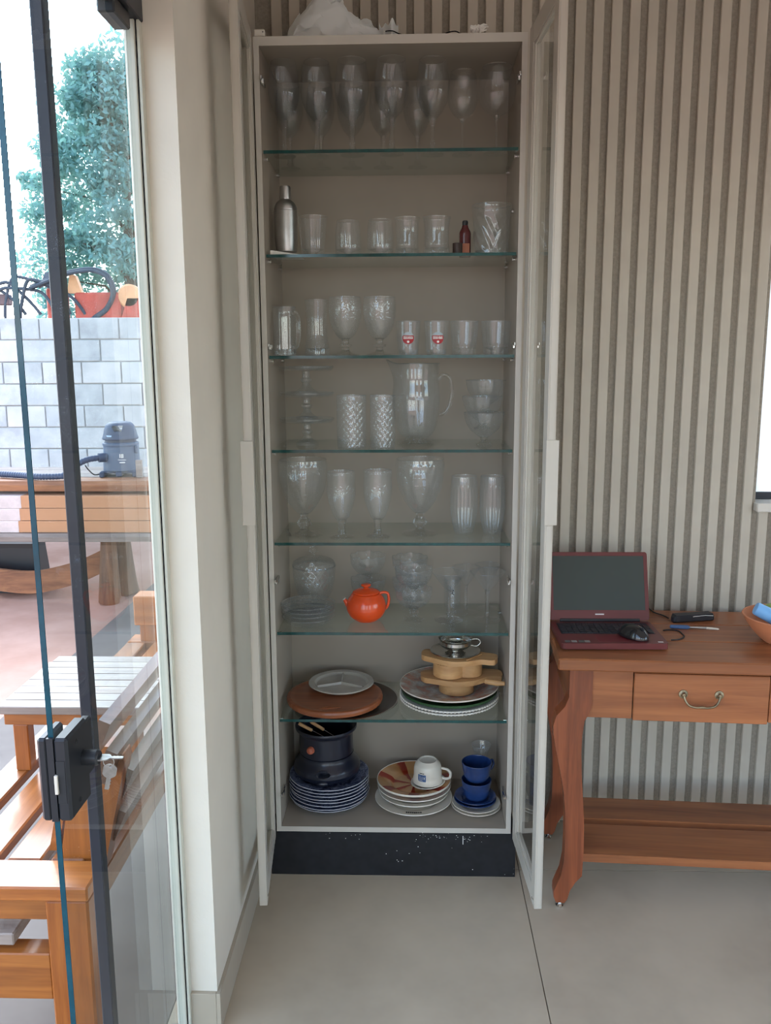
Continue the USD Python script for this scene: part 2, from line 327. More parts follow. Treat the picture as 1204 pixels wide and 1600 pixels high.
M['foliage'] = usdkit.material(stage, '/World/Looks/foliage', {  # leaf colours pushed towards blue to carry haze and flare
    'g': ('geometry', {}), 'r': ('rgb_ramp', {'ramp': [(0, s(92, 134, 136)), (.5, s(118, 160, 152)), (1, s(158, 184, 158))]}),
    'd': ('principled_bsdf', {'roughness': .5}), 't': ('translucent_bsdf', {'color': s(140, 184, 166)}), 'x': ('mix_closure', {'fac': .4})},
    [('g.random_per_island', 'r.fac'), ('r.color', 'd.base_color'), ('d.BSDF', 'x.closure1'), ('t.BSDF', 'x.closure2')], surface='x.closure')
M['blind'] = usdkit.material(stage, '/World/Looks/roller_blind', {
    'd': ('diffuse_bsdf', {'color': (.85, .85, .84)}), 't': ('translucent_bsdf', {'color': (.92, .92, .9)}), 'x': ('mix_closure', {'fac': .75})},
    [('d.BSDF', 'x.closure1'), ('t.BSDF', 'x.closure2')], surface='x.closure')
# ================================================================ the room
H = 2.8
fl = obj('floor', box(-.525, 4.25, -5.25, .45, -.08, -.003), M['grout'], kind='structure')
JX = [-.525, .385, 1.585, 2.785, 4.25]; JY = [-5.25, -4.75, -3.55, -2.35, -1.15, .045, .33]
for i in range(4):
    for j in range(6):
        x0 = JX[i]; obj('tile', box(x0+.0012, JX[i+1]-.0012, JY[j]+.0012, JY[j+1]-.0012, -.012, 0, .0008), M['tile'], fl)
WX0, WX1, WZ0, WZ1 = 1.137, 2.5, 1.07, 2.25
wb = obj('wall_back', cat_([box(-.497, WX0, .331, .45, 0, H), box(WX0, WX1, .331, .45, 0, WZ0), box(WX0, WX1, .331, .45, WZ1, H), box(WX1, 4.25, .331, .45, 0, H)]), M['batten_back'], kind='structure')
PB = .0516
for k in range(-18, 52):
    xc = .567+PB/2+PB*k; w = .0152
    if xc < -.385: continue
    if xc+w < WX0-.002 or xc > WX1: spans = [(0.0, H)]
    elif xc-w < WX0: xc = (xc-w+WX0)/2; w = (WX0-xc); spans = [(0.0, H)]
    else: spans = [(0.0, WZ0), (WZ1, H)]
    for z0, z1 in spans: obj('batten', box(xc-w, xc+w, .318, .3315, z0, z1, .0018), M['batten'], wb)
w1 = thing('window_1', None, None, kind='structure')
obj('sill', box(WX0-.004, WX1, .30, .45, WZ0, WZ0+.028, .003), M['white_ceramic'], w1)
obj('frame', cat_([box(WX0+.002, WX1, .385, .42, WZ0+.028, WZ0+.052, .002), box(WX0, WX0+.006, .385, .42, WZ0+.05, WZ1), box(WX0, WX1, .385, .42, WZ1-.03, WZ1)]), M['black_metal'], w1)
obj('pane', box(WX0+.006, WX1, .40, .404, WZ0+.05, WZ1-.03), M['pane'], w1)
obj('roller_blind', box(WX0+.006, WX1, .368, .3695, WZ0+.055, WZ1), M['blind'], w1)
wl = obj('wall_left', cat_([box(-.497, -.40, -.61, .33, 0, H), box(-.497, -.40, -4.3, -.61, 2.30, H), box(-.497, -.40, -5.25, -4.3, 0, H)]), M['plaster'], kind='structure')
obj('baseboard_left', cat_([box(-.4010, -.391, -.6205, -.012, 0, .095, .001), box(-.462, -.4012, -.6205, -.6095, 0, .095, .001)]), M['skirting'], kind='structure')
obj('wall_right', cat_([box(4.1, 4.25, -5.25, -4.7, 0, H), box(4.1, 4.25, -1.0, .33, 0, H), box(4.1, 4.25, -4.7, -1.0, 0, .6), box(4.1, 4.25, -4.7, -1.0, 2.45, H)]), M['plaster'], kind='structure')
w4 = thing('window_4', None, None, kind='structure')  # unseen window, added in the right wall to brighten the room
obj('frame', cat_([box(4.15, 4.2, a, a+.05, .6, 2.45) for a in (-4.7, -3.5, -2.3, -1.05)]+[box(4.15, 4.2, -4.7, -1.0, .6, .64), box(4.15, 4.2, -4.7, -1.0, 2.41, 2.45)]), M['black_metal'], w4)
for a, b_ in ((-4.65, -3.5), (-3.45, -2.3), (-2.25, -1.05)): obj('pane', box(4.172, 4.178, a, b_, .64, 2.41), M['pane'], w4)
obj('ceiling', box(-.60, 4.25, -5.25, .45, H, H+.15), M['ceiling'], kind='structure')
# the wall behind the camera has two tall glazed openings
RX = [(-.1, .95), (1.75, 2.8)]
obj('wall_rear', cat_([box(-.497, -.1, -5.25, -5.1, 0, H), box(.95, 1.75, -5.25, -5.1, 0, H), box(2.8, 4.25, -5.25, -5.1, 0, H)] + [box(a, c, -5.25, -5.1, 2.3, H) for a, c in RX]), M['plaster'], kind='structure')
for a, c in RX:
    w = thing('window_2' if a < 0 else 'window_3', None, None, kind='structure')
    obj('frame', cat_([box(a, a+.04, -5.2, -5.15, 0, 2.3), box(c-.04, c, -5.2, -5.15, 0, 2.3), box((a+c)/2-.02, (a+c)/2+.02, -5.2, -5.15, 0, 2.3), box(a, c, -5.2, -5.15, 2.26, 2.3), box(a, c, -5.2, -5.15, 0, .03)]), M['black_metal'], w)
    for x0, x1 in ((a+.04, (a+c)/2-.02), ((a+c)/2+.02, c-.04)): obj('pane', box(x0, x1, -5.178, -5.172, .03, 2.26), M['pane'], w)
# ---------------------------------------------------------------- sliding glass door in the left wall
ZH = 2.19
d1 = thing('door_1', None, None, kind='structure')
obj('jamb_profile', cat_([box(-.4665, -.4605, -.630, -.6105, .0, ZH, .001), box(-.488, -.4695, -.634, -.6105, 0, ZH, .0015)]), M['frame_white'], d1)
obj('brush_seal', box(-.4700, -.4662, -.628, -.611, .0, ZH), M['rubber'], d1)
obj('header_rail', cat_([box(-.510, -.458, -4.3, -.6105, ZH, ZH+.11, .002), box(-.486, -.476, -4.3, -.66, ZH-.012, ZH)]), M['black_metal'], d1)
obj('roller_carriage', box(-.50, -.468, -.75, -.66, ZH-.03, ZH+.0, .003), M['black_plastic'], d1)
obj('floor_track', cat_([box(-.510, -.458, -4.3, -.6105, -.003, .006), box(-.484, -.478, -4.3, -.62, .006, .014)]), M['steel'], d1)
LX0, LX1, LY = -.4845, -.4765, -1.206
leaf = obj('glass_leaf', box(LX0, LX1, LY+.002, -.636, .014, ZH-.002), M['door_pane'], d1)
obj('polished_edge', box(LX0, LX1, LY, LY+.0018, .014, ZH-.002), M['leaf_edge'], leaf)
obj('fixed_pane', box(-.500, -.492, -1.0, -.636, .01, ZH), M['door_pane'], d1)
obj('black_edge_profile', box(-.508, -.4875, -1.024, -1.0, .0, ZH, .002), M['black_metal'], d1)
a0 = at(63, 1073, y=LY); a1 = at(74, 1200, y=LY); zt, zb = a0[2], a1[2]
zt, zb = 1.005, 0.872
lk = obj('lock', cat_([box(LX1+.0005, LX1+.022, LY-.006, LY+.075, zb, zt, .004), box(LX0-.016, LX0-.0005, LY-.006, LY+.06, zb, zt, .004),
                       box(LX0-.001, LX1+.001, LY-.006, LY-.0005, zb, zt), box(LX1+.0005, LX1+.016, LY+.075, LY+.11, zb+.028, zt-.012, .003)]), M['black_plastic'], d1)
obj('latch', box(LX1+.0005, LX1+.0055, LY-.0105, LY-.005, zb+.046, zb+.076, .0006), M['cream_ceramic'], lk)
obj('strike_recess', box(LX1+.0035, LX1+.0165, LY-.0068, LY-.0055, zb+.03, zb+.098), M['rubber'], lk)
cyl = lathe([(0, 0), (.0125, 0), (.0125, .024), (.0105, .0275), (0, .0275)], 28)
obj('cylinder', mv(cyl, LX1+.020, LY+.052, .948, ry=PI/2), M['black_plastic'], lk)
for zz in (.985, .89): obj('screw', mv(lathe([(0, 0), (.004, 0), (.0035, .0015), (0, .0018)], 14), LX1+.0215, LY+.03, zz, ry=PI/2), M['rubber'], lk)
# keys: one in the lock, one hanging from the ring
kx = LX1+.0475; ky = LY+.052; kz = .948
kt = thing('key_ring', 'small bunch of two worn steel keys hanging from the black door lock', 'keys', (kx, ky, kz))
def key_flat():
    bow = Point(0, 0).buffer(.0118).difference(Point(0, .0075).buffer(.0022))
    shape = unary_union([bow.intersection(sbox(-.0105, -.02, .0105, .02)), sbox(-.0033, -.031, .0033, -.008), Polygon([(.003, -.014), (.0048, -.016), (.003, -.018), (.0046, -.021), (.0033, -.024), (.0042, -.027), (.0028, -.031)])])
    return mv(prism(shape, .0019), z=-.00095)
k0 = key_flat()
obj('key', mv(mv(k0, rz=PI/2), .006, 0, 0), M['key_metal'], kt)
obj('ring', mv(trimesh.creation.torus(.0085, .0008, 28, 8), .0135, 0, -.0075, rx=PI/2), M['steel'], kt)
obj('hanging_key', mv(mv(k0, rx=PI/2), .0145, 0, -.0225, ry=.22, rz=.15), M['key_metal'], kt)
# ================================================================ display cabinet
cb = thing('cabinet', 'tall narrow greige display cabinet with two open glass doors, full of glassware', 'cabinet')
XI, XO, YD, ZB, ZT = .3375, .352, .3165, .161, 2.345
obj('side_panel', box(-XO, -XI, .0012, YD, .145, 2.367, .0008), M['laminate_in'], cb)
obj('side_panel', box(XI, XO, .0012, YD, .145, 2.367, .0008), M['laminate_in'], cb)
obj('top_panel', box(-XI, XI, .001, YD, ZT, 2.367, .0008), M['laminate_in'], cb)
obj('bottom_panel', box(-XI, XI, .001, YD, .145, ZB, .0008), M['laminate_in'], cb)
obj('back_panel', box(-XI, XI, .3095, YD, ZB, ZT), M['laminate_in'], cb)
for e in (box(-XO, -XI, -.0002, .001, .145, 2.367), box(XI, XO, -.0002, .001, .145, 2.367), box(-XI, XI, -.0001, .0009, ZT, 2.367), box(-XI, XI, -.0001, .0009, .145, ZB)): obj('edge_band', e, M['laminate'], cb)
pl = obj('plinth', box(-.372, .368, .004, .30, 0, .1445), M['granite'], cb)
rng = random.Random(5); sp = []
for (cx, cz, n) in [(.1, .132, 22), (.21, .125, 16), (.335, .012, 6), (-.18, .135, 6), (-.1, .12, 5), (.0, .06, 4), (.05, .08, 4)]:
    for _ in range(n):
        x, z, w = cx+rng.gauss(0, .026), cz+rng.gauss(0, .010), rng.uniform(.0004, .0019)
        if .002 < z < .143: sp.append(box(x-w, x+w, .0034, .0042, z-w*.6, min(z+w*.6, .1443)))
for k in range(7): sp.append(box(.2085, .2115, .0034, .0042, .1-.004*k+.03, .1035-.004*k+.03))
obj('paint_fleck', cat_(sp), M['white_speck'], pl, label='whitish paint flecks and a drip on the black plinth', kind='stuff')
ZS = [2.09099, 1.82747, 1.55996, 1.30146, 1.03698, .77158, .50382]
for z in ZS:
    for sx in (-1, 1):
        for yy in (.04, .25):
            obj('shelf_pin', mv(lathe([(0, 0), (.0042, 0), (.0042, .008), (.006, .009), (.006, .0105), (0, .0105)], 12), sx*(XI+.0005), yy, z-.0146, ry=-sx*PI/2), M['chrome'], cb)
for (uL, vL, uR, vR) in ((411, 118, 813, 121), (423, 540, 800, 538), (431, 905, 793, 912), (437, 1243, 787, 1243)):
    z = (at(uL, vL, y=.0)[2]+at(uR, vR, y=.0)[2])/2
    for sx in (-1, 1):
        obj('hinge', cat_([box(sx*(XI-.0008), sx*(XI-.009), .004, .03, z-.012, z+.004, .002), box(sx*(XI-.002), sx*(XI-.007), -.012, .006, z-.004, z+.006, .0015), box(sx*(XI-.0005), sx*(XI-.006), .03, .06, z-.007, z+.003, .001)]), M['chrome'], cb)
def door(hx, hy, fx, fy, side):
    L = math.hypot(fx-hx, fy-hy); ux, uy = (fx-hx)/L, (fy-hy)/L; nx, ny = (-uy, ux) if side > 0 else (uy, -ux)
    T = np.eye(4); T[:3, 0] = (ux, uy, 0); T[:3, 1] = (nx, ny, 0); T[:3, 3] = (hx, hy, 0)
    def t(ms):
        m = cat_(ms); m.apply_transform(T)
        if np.linalg.det(T[:3, :3]) < 0: m.invert()
        return m
    z0, z1, w, th = .133, 2.372, .046, .0205
    fr = t([box(0, w, 0, th, z0, z1, .0012), box(L-w, L, 0, th, z0, z1, .0012), box(w-.0008, L-w+.0008, 0.0005, th-.0005, z0, z0+w, .0012), box(w-.0008, L-w+.0008, .0005, th-.0005, z1-w, z1, .0012),
            box(w, w+.006, .004, .009, z0+w, z1-w), box(L-w-.006, L-w, .004, .009, z0+w, z1-w), box(w, L-w, .004, .009, z0+w, z0+w+.006), box(w, L-w, .004, .009, z1-w-.006, z1-w),
            box(L-.0002, L+.0014, .004, .0165, z0+.002, z1-.002)])
    d = obj('door', fr, M['alu'], cb)
    obj('pane', t([box(w-.003, L-w+.003, .0095, .0135, z0+w-.003, z1-w+.003)]), M['pane'], d)
    obj('handle', t([box(L+.0016, L+.005, -.002, .0285, 1.156, 1.361, .0012), box(L-.03, L+.003, th+.0004, th+.003, 1.156, 1.361, .001)]), M['alu'], d)
    obj('corner_screw', t([box(L-.03, L-.024, -.0012, .0006, z0+.012, z0+.018, .0005), box(L-.016, L-.011, -.0012, .0006, z0+.018, z0+.023, .0005)]), M['chrome'], d)
    return d
door(-.354, -.006, -.3245, -.343, -1)
door(.3565, -.006, .3748, -.343, 1)
names = ['topmost glass shelf, carrying the wine glasses', 'second glass shelf from the top, under the steel shaker', 'third glass shelf from the top, under the beer mug and red-badged tumblers',
         'middle glass shelf, under the stacked cake stands and the pitcher', 'glass shelf under the four footed goblets and ribbed tumblers', 'glass shelf carrying the orange-red teapot', 'lowest glass shelf, carrying the round wooden tray and serving boards']
for z, nm in zip(ZS, names):
    g = thing('glass_shelf', nm, 'shelf', (0, .002, z), group='glass shelves of the cabinet')
    sh = obj('sheet', box(-.3335, .3335, .0016, .302, -.008, 0), M['shelf_glass'], g)
    obj('green_edge', box(-.3335, .3335, 0, .0014, -.008, 0), M['shelf_edge'], g)
# ================================================================ glassware
def stem_glass(name, label, cat, group, loc, R, Hh, bowl, stem, t=.0014, zin=None, mod=None, matb=None, mats_=None, n=56, knob=None):
    "bowl, stem: profiles as fractions of (R, H); bowl starts on the axis"
    g = thing(name, label, cat, loc, 0, group)
    B = np.array(bowl)*[R, Hh]; S = np.array(stem)*[R, Hh]
    zi = B[0][1]+(zin if zin else t*2.2)
    obj('bowl', shell(dense(B, 44), t, n, mod), M['glass_thin'] if matb is None else M['glass_press'], g, smooth=60)
    D = dense(S, 44); D = np.vstack([[[0, 0]], D, [[0, D[-1, 1]]]])
    obj('stem', lathe(D, n if n < 40 else 36, knob), mats_ or matb or M['glass'], g, smooth=40)
    return g
def dims(u, vt, hw, y, zs):
    p = at(u, vt, y=y); c = at(u, 400, y=y)
    q = np.array([p[0], y, zs]); return np.array([p[0], y, zs]), hw*mpp((p+q)/2), p[2]-zs
TUL_B = [(0, .375), (.14, .38), (.44, .425), (.74, .505), (.94, .61), (1.0, .70), (.965, .82), (.885, .92), (.80, 1)]
TUL_S = [(.70, 0), (.72, .008), (.55, .02), (.30, .045), (.17, .10), (.135, .20), (.145, .30), (.20, .355), (.24, .388)]
BAL_B = [(0, .43), (.14, .435), (.5, .475), (.80, .55), (.97, .66), (1.0, .74), (.95, .86), (.87, .94), (.80, 1)]
BAL_S = [(.66, 0), (.68, .008), (.40, .02), (.12, .045), (.072, .10), (.065, .28), (.085, .38), (.16, .42), (.19, .443)]
Z0 = ZS[0]+.0003
G1 = 'wine glasses in the front row of the top shelf'
for u, vt, hw, y, lab in [(442, 98, 24.5, .085, 'tall tulip wine glass at the left end of the top shelf'), (493.5, 98, 25, .085, 'tall tulip wine glass standing second from the left on the top shelf'),
                          (549, 95, 27, .075, 'tall tulip wine glass standing third from the left on the top shelf'), (611.5, 93, 27, .07, 'broad tall tulip wine glass standing in the middle of the top shelf'),
                          (676, 94, 26, .085, 'tall tulip wine glass just left of the two round-bowled glasses, top shelf')]:
    p, R, h = dims(u, vt, hw, y, Z0); stem_glass('wine_glass', lab, 'wine glass', G1, p, R, h, TUL_B, TUL_S)
for u, vt, hw, y, lab in [(723, 113, 24, .095, 'round-bowled thin-stemmed wine glass, the shorter one, between a tulip glass and the balloon glass'), (777, 105, 29.5, .08, 'large balloon wine glass with thin stem at the right end of the top shelf')]:
    p, R, h = dims(u, vt, hw, y, Z0); stem_glass('wine_glass', lab, 'wine glass', G1, p, R, h, BAL_B, BAL_S)
for u, lab in [(450, 'back-row tulip wine glass half hidden behind the leftmost glass of the top shelf'), (499, 'back-row tulip wine glass hidden behind the second glass of the top shelf'), (548, 'back-row tulip wine glass hidden behind the third glass of the top shelf'),
               (598, 'back-row tulip wine glass behind the broad middle glass of the top shelf'), (652, 'back-row tulip wine glass peeking out left of the fifth glass on the top shelf')]:
    p, R, h = dims(u, 111, 24, .24, Z0); R, h = .0405, .226; stem_glass('wine_glass', lab, 'wine glass', 'back-row wine glasses of the top shelf', p, R, h, TUL_B, TUL_S)
# ---- second shelf: shaker, napkin, tumblers, little bottle, ice bucket
Z1 = ZS[1]+.0003
nv = []
for i in range(15):
    for j in range(9):
        x, y = i/14, j/8
        nv.append((-.324+x*.076, .012+y*.13, 0.0012+.0125*(1-x)**1.2*(.8+.4*meshkit.noise(np.array([x*3, y*3, .5])))*(1 if 0 < i < 14 else .9)))
nv = np.array(nv).reshape(15, 9, 3); nb = nv.copy(); nb[..., 2] = .0
nt = grid_mesh(nv); 
lo = grid_mesh(nb); lo.invert()
def skirt(a, b): 
    m = grid_mesh(np.stack([a, b])); return m
nap = cat_([nt, lo, skirt(nv[:, 0], nb[:, 0]), skirt(nb[:, -1], nv[:, -1]), skirt(nb[0], nv[0]), skirt(nv[-1], nb[-1])])
nap.apply_translation((0, 0, Z1)); nap.fix_normals()
tag(obj('napkin', nap, M['cloth'], None, smooth=60), 'folded white cloth lying under the steel cocktail shaker', 'cloth')
p = at(447.5, 388, y=.10); r = 18*mpp(p); top = at(447.5, 291, y=.10)[2]; zb_ = Z1+.0150; h = top-zb_
sk = thing('cocktail_shaker', 'steel cocktail shaker with capped neck on the white cloth', 'shaker', (p[0], .10, zb_))
obj('body', lathe(dense([(0, 0), (.82*r, 0), (.88*r, .01*h), (1.0*r, .5*h), (1.0*r, .625*h), (.97*r, .63*h), (0, .63*h)], 30), 44), M['steel'], sk, smooth=40)
obj('strainer_top', lathe([(0, .631*h), (.98*r, .631*h), (.99*r, .66*h), (.93*r, .70*h), (.78*r, .75*h), (.52*r, .79*h), (.44*r, .80*h), (0, .80*h)], 44), M['steel'], sk, smooth=40)
obj('cap', lathe([(0, .80*h), (.47*r, .80*h), (.50*r, .82*h), (.48*r, .975*h), (.42*r, 1.0*h), (0, 1.0*h)], 44), M['steel'], sk, smooth=40)
def tumbler(name, label, cat, group, loc, R, Hh, prof, t=.002, zin=.012, mod=None, m=None, n=64, sm=45):
    g = thing(name, label, cat, loc, 0, group); D = dense(np.array(prof)*[R, Hh], 40)
    D = D[np.argmax(D[:, 0] > R*.3):]; lo_ = D[D[:, 1] < zin]; zt_ = zin
    obj('body', shell(D, t, n, mod), M['glass_thin'] if m is None else M['glass_press'], g, smooth=60)
    rin = np.interp(zin, D[:, 1], D[:, 0])-t*1.2
    obj('thick_base', lathe([(0, .0012), (D[0, 0]*.93-t*.4, .0012), (min(rin, D[0, 0]), zin*.55), (rin, zin), (rin*.7, zin-.0012), (0, zin-.002)], 40), M['glass_thick'], g, smooth=40)
    return g
TAPER = [(.0, 0), (.70, 0), (.74, .02), (.85, .45), (1.0, 1.0)]
BARREL = [(0, 0), (.86, 0), (.92, .03), (1.0, .3), (.98, .6), (.86, 1.0)]
WAIST = [(0, 0), (.92, 0), (.95, .04), (.86, .35), (.86, .6), (1.0, 1.0)]
GT = 'assorted tumblers on the second shelf'
for u, vt, hw, y, prof, lab in [(488, 339, 23, .05, TAPER, 'tapered whisky tumbler right beside the steel shaker'), (543, 346, 20.5, .06, BARREL, 'low barrel tumbler, second glass from the shaker'),
                                (593.5, 344, 21, .06, BARREL, 'low barrel tumbler, third glass from the shaker'), (636, 341, 20, .055, WAIST, 'waisted tumbler in the middle of the second shelf'), (682, 340, 22, .05, WAIST, 'waisted tumbler beside the little dark bottle')]:
    p, R, h = dims(u, vt, hw, y, Z1); tumbler('tumbler', lab, 'glass', GT, p, R, h, prof, .0022, .016)
p = at(726, 388, y=.12); k = mpp(p)
lb = thing('liqueur_bottle', 'tiny dark red bottle with a copper block label next to the glass ice bucket', 'bottle', (p[0], .12, Z1))
obj('bottle_body', lathe(dense([(0, 0), (8.5*k, 0), (9*k, 2*k), (9*k, 36*k), (5.5*k, 44*k), (4*k, 48*k), (0, 48*k)], 26), 24), mat('dark_red_glass', s(92, 44, 44), .15, var=.05), lb, smooth=45)
obj('stopper', lathe([(0, 48*k), (4.4*k, 48*k), (4.6*k, 53*k), (3.5*k, 55*k), (0, 55*k)], 20), M['black_plastic'], lb, smooth=45)
obj('copper_label', box(-6.5*k, 6.5*k, -10.5*k, -8*k, 2*k, 20*k, .001), mat('copper_label', s(176, 104, 74), .45), lb)
p = at(716, 388, y=.10)
sb = thing('shot_cup', 'small dark wooden cup beside the tiny red bottle', 'cup', (p[0]-.004, .075, Z1))
obj('cup', vessel([(0, 0), (7*k, 0), (7.5*k, 18*k)], .002, .004, 24), mat('dark_wood_cup', s(58, 40, 32), .5), sb, smooth=45)
p, R, h = dims(768, 321, 31, .10, Z1)
ib = thing('ice_bucket', 'thick glass ice bucket with slanted cuts and a metal lug at the right end', 'bucket', p)
def slant(T, R_, Z_, o): 
    w = np.clip((Z_/h-.04)/.1, 0, 1)*np.clip((.82-Z_/h)/.08, 0, 1)
    return R_-np.where(o, w*.0028*np.abs(np.sin(6*T+Z_*60)), 0), Z_
obj('bowl', shell(dense(np.array([(.0, 0), (.80, 0), (.84, .03), (.90, .35), (.97, .85), (1.0, .97), (1, 1)])*[R, h], 60), .0035, 120, slant), M['glass_press'], ib, smooth=35)
obj('thick_base', lathe([(0, .0015), (R*.76, .0015), (R*.8, .014), (0, .012)], 40), M['glass_thick'], ib, smooth=40)
obj('lug', cat_([mv(lathe([(0, 0), (.006, 0), (.006, .006), (0, .007)], 16), R*.985, 0, h*.88, ry=PI/2)]), M['chrome'], ib, smooth=40)
# ---- third shelf: mug, pilsner, goblets, badge glasses, tumblers
Z2 = ZS[2]+.0003
p, R, h = dims(443.5, 480, 18.5, .07, Z2)
mg = thing('beer_mug', 'heavy faceted glass beer mug with handle at the left end of its shelf', 'mug', p)
obj('thick_base', lathe([(0, .0015), (R*.90, .0015), (R*.88, .018), (0, .016)], 40), M['glass_thick'], mg, smooth=40)
obj('body', shell(dense(np.array([(0, 0), (.98, 0), (1.0, .04), (.97, .14), (.97, .9), (1.0, 1.0)])*[R, h], 44), .004, 60, lambda T, R_, Z_, o: (R_*(1-np.where(o & (Z_ < h*.85) & (Z_ > .008), .035*np.abs(np.cos(5*T)), 0)), Z_)), M['glass_press'], mg, smooth=30)
obj('handle', tube([(R*.93, -.004, h*.86), (R*1.25, -.006, h*.88), (R*1.58, -.008, h*.74), (R*1.62, -.008, h*.5), (R*1.52, -.008, h*.28), (R*1.2, -.006, h*.16), (R*.93, -.004, h*.18)], .0062, 14, smooth=30).apply_transform(trimesh.transformations.rotation_matrix(-.5, (0, 0, 1))), M['glass_thick'], mg, smooth=50)
p, R, h = dims(494, 469, 20, .075, Z2)
tumbler('pilsner_glass', 'tall clear beer glass between the mug and the textured goblets', 'glass', None, p, R, h, [(0, 0), (.95, 0), (1.0, .03), (.98, .12), (.80, .38), (.80, .6), (.92, 1.0)], .0022, .02)
GOB_B = [(0, .285), (.30, .29), (.52, .34), (.80, .48), (.96, .64), (1.0, .78), (.985, .9), (.95, 1)]
GOB_S = [(.82, 0), (.85, .01), (.6, .035), (.30, .07), (.22, .10), (.24, .135), (.40, .145), (.42, .185), (.24, .20), (.22, .24), (.34, .30)]
def pebble(R, h, amp=.0011):
    def f(T, R_, Z_, o):
        n_ = meshkit.noise(np.stack([np.cos(T)*R_*520, np.sin(T)*R_*520, Z_*520], -1), 3)
        return R_+np.where(o & (Z_ < h*.93), (n_-.5)*2*amp, 0), Z_
    return f
for u, lab in ((538.5, 'pebble-textured glass goblet beside the tall beer glass'), (592.5, 'pebble-textured glass goblet beside the red-badged tumblers')):
    p, R, h = dims(u, 464.5, 25.5, .06, Z2)
    stem_glass('goblet', lab, 'goblet', 'pair of pebble-textured goblets', p, R, h, GOB_B, GOB_S, .0025, mod=pebble(R, h), matb=M['glass_relief'], n=96)
def badge(R, g, rb, zc):
    disc = Point(0, 0).buffer(rb, 24); band = disc.intersection(sbox(-rb, -rb*.32, rb, rb*.42)); low = disc.intersection(sbox(-rb, -rb, rb, -rb*.32)); cap = disc.intersection(sbox(-rb, rb*.5, rb, rb))
    red = unary_union([band, low]); 
    tx = meshkit.text_mesh('BRAHMA', rb*.46, .0002, bold=True); tx.apply_translation((-tx.bounds[:, 0].mean(), 0, 0)); w = tx.extents[0]
    tx.apply_scale((1.62*rb/w, 1, 1)); tx.apply_translation((0, -rb*.18, .00035))
    fl = lambda sh, m, off: obj('badge', mv(bend(mv(prism(sh, .0003), 0, 0, off), R), 0, 0, zc), m, g)
    q = fl(red, M['red_print'], 0.0002); fl(cap, M['grey_print'], .0002)
    obj('lettering', mv(bend(mv(tx, 0, 0, .0002), R), 0, 0, zc), M['white_print'], q)
    obj('lettering', mv(bend(mv(prism(Point(0, -rb*.62).buffer(rb*.2), .0003), 0, 0, .0006), R), 0, 0, zc), M['white_print'], q)
TP2 = [(0, 0), (.78, 0), (.82, .03), (.90, .4), (1.0, 1.0)]
for i, (u, lab) in enumerate(((637.5, 'small beer tumbler with a round red badge, nearer the goblets'), (681.5, 'small beer tumbler with a round red badge, nearer the plain tumblers'))):
    p, R, h = dims(u, 502, 19.5, .05, Z2)
    g = thing('badge_tumbler', lab, 'glass', p, 0 if i == 0 else .12, 'pair of red-badged tumblers')
    obj('body', shell(dense(np.array(TP2)*[R, h], 30), .0022, 60), M['glass_thin'], g, smooth=50)
    obj('thick_base', lathe([(0, .0012), (R*.74, .0012), (R*.78, .014), (0, .012)], 40), M['glass_thick'], g, smooth=40)
    badge(R*.915, g, 9.2*mpp(p), h*.50)
for u, hw, lab in ((725, 22.5, 'plain squat tumbler beside the red-badged ones'), (775, 23.5, 'plain squat tumbler at the right end of the badge glass shelf')):
    p, R, h = dims(u, 502, hw, .06, Z2)
    tumbler('tumbler', lab, 'glass', 'pair of plain squat tumblers', p, R, h, [(0, 0), (.80, 0), (.86, .04), (.88, .2), (1.0, 1.0)], .0022, .02, mod=lambda T, R_, Z_, o, h=h: (R_*(1-np.where(o & (Z_ < h*.3), .05*np.abs(np.cos(6*T)), 0)), Z_), sm=35)
# ---- fourth shelf: cake stands, patterned tumblers, pitcher, bowls
Z3 = ZS[3]+.0003
y3 = .135; b3 = at(478, 694, z=Z3); zt3 = at(478, 575, y=y3)[2]; hs = (zt3-Z3)/3.0
stn = ['bottom one of three stacked pressed-glass cake stands', 'middle one of three stacked pressed-glass cake stands', 'top one of three stacked pressed-glass cake stands']
for k in range(3):
    R = .0795; g = thing('cake_stand', stn[k], 'cake stand', (at(479, 640, y=y3)[0], y3, Z3+k*(hs+.0004)), 0, 'stacked cake stands')
    obj('foot', lathe(dense([(0, 0), (R*.40, 0), (R*.41, .004), (R*.34, .010), (R*.2, .018), (R*.14, .026), (R*.12, .030), (R*.19, .036), (R*.20, .041), (R*.13, .047), (R*.16, hs-.010), (R*.2, hs-.008), (0, hs-.008)], 40), 48, lambda T, r, z, i: (r*(1+.03*np.cos(8*T)), z)), M['glass_press'], g, smooth=35)
    obj('plate', lathe(np.array([(0, hs-.0078), (R*.6, hs-.0078), (R*.93, hs-.007), (R*.99, hs-.001), (R, hs+.004), (R*.985, hs+.005), (R*.96, hs+.0005), (R*.90, hs-.003), (R*.5, hs-.0035), (0, hs-.0035)]), 72, lambda T, r, z, i: (r*(1+np.where(r > R*.9, .012*np.cos(24*T), 0)), z)), M['glass_press'], g, smooth=40)
def cut(h, n_, amp):
    def f(T, R_, Z_, o):
        w = np.clip((Z_/h-.03)/.04, 0, 1)*np.clip((.93-Z_/h)/.05, 0, 1); a = np.abs(np.sin(n_*T/2+Z_*150))*np.abs(np.sin(n_*T/2-Z_*150))
        return R_-np.where(o, w*amp*(1-a), 0), Z_
    return f
for u, hw, lab in ((548.5, 23.5, 'diamond-cut straight tumbler beside the cake stands'), (597.5, 20, 'diamond-cut straight tumbler beside the pitcher')):
    p, R, h = dims(u, 618, hw, .06, Z3)
    tumbler('cut_tumbler', lab, 'glass', 'pair of diamond-cut tumblers', p, R, h, [(0, 0), (.92, 0), (.97, .03), (1.0, .4), (1.0, 1.0)], .0034, .014, mod=cut(h, 14, .0022), m=M['glass_relief'], n=112, sm=30)
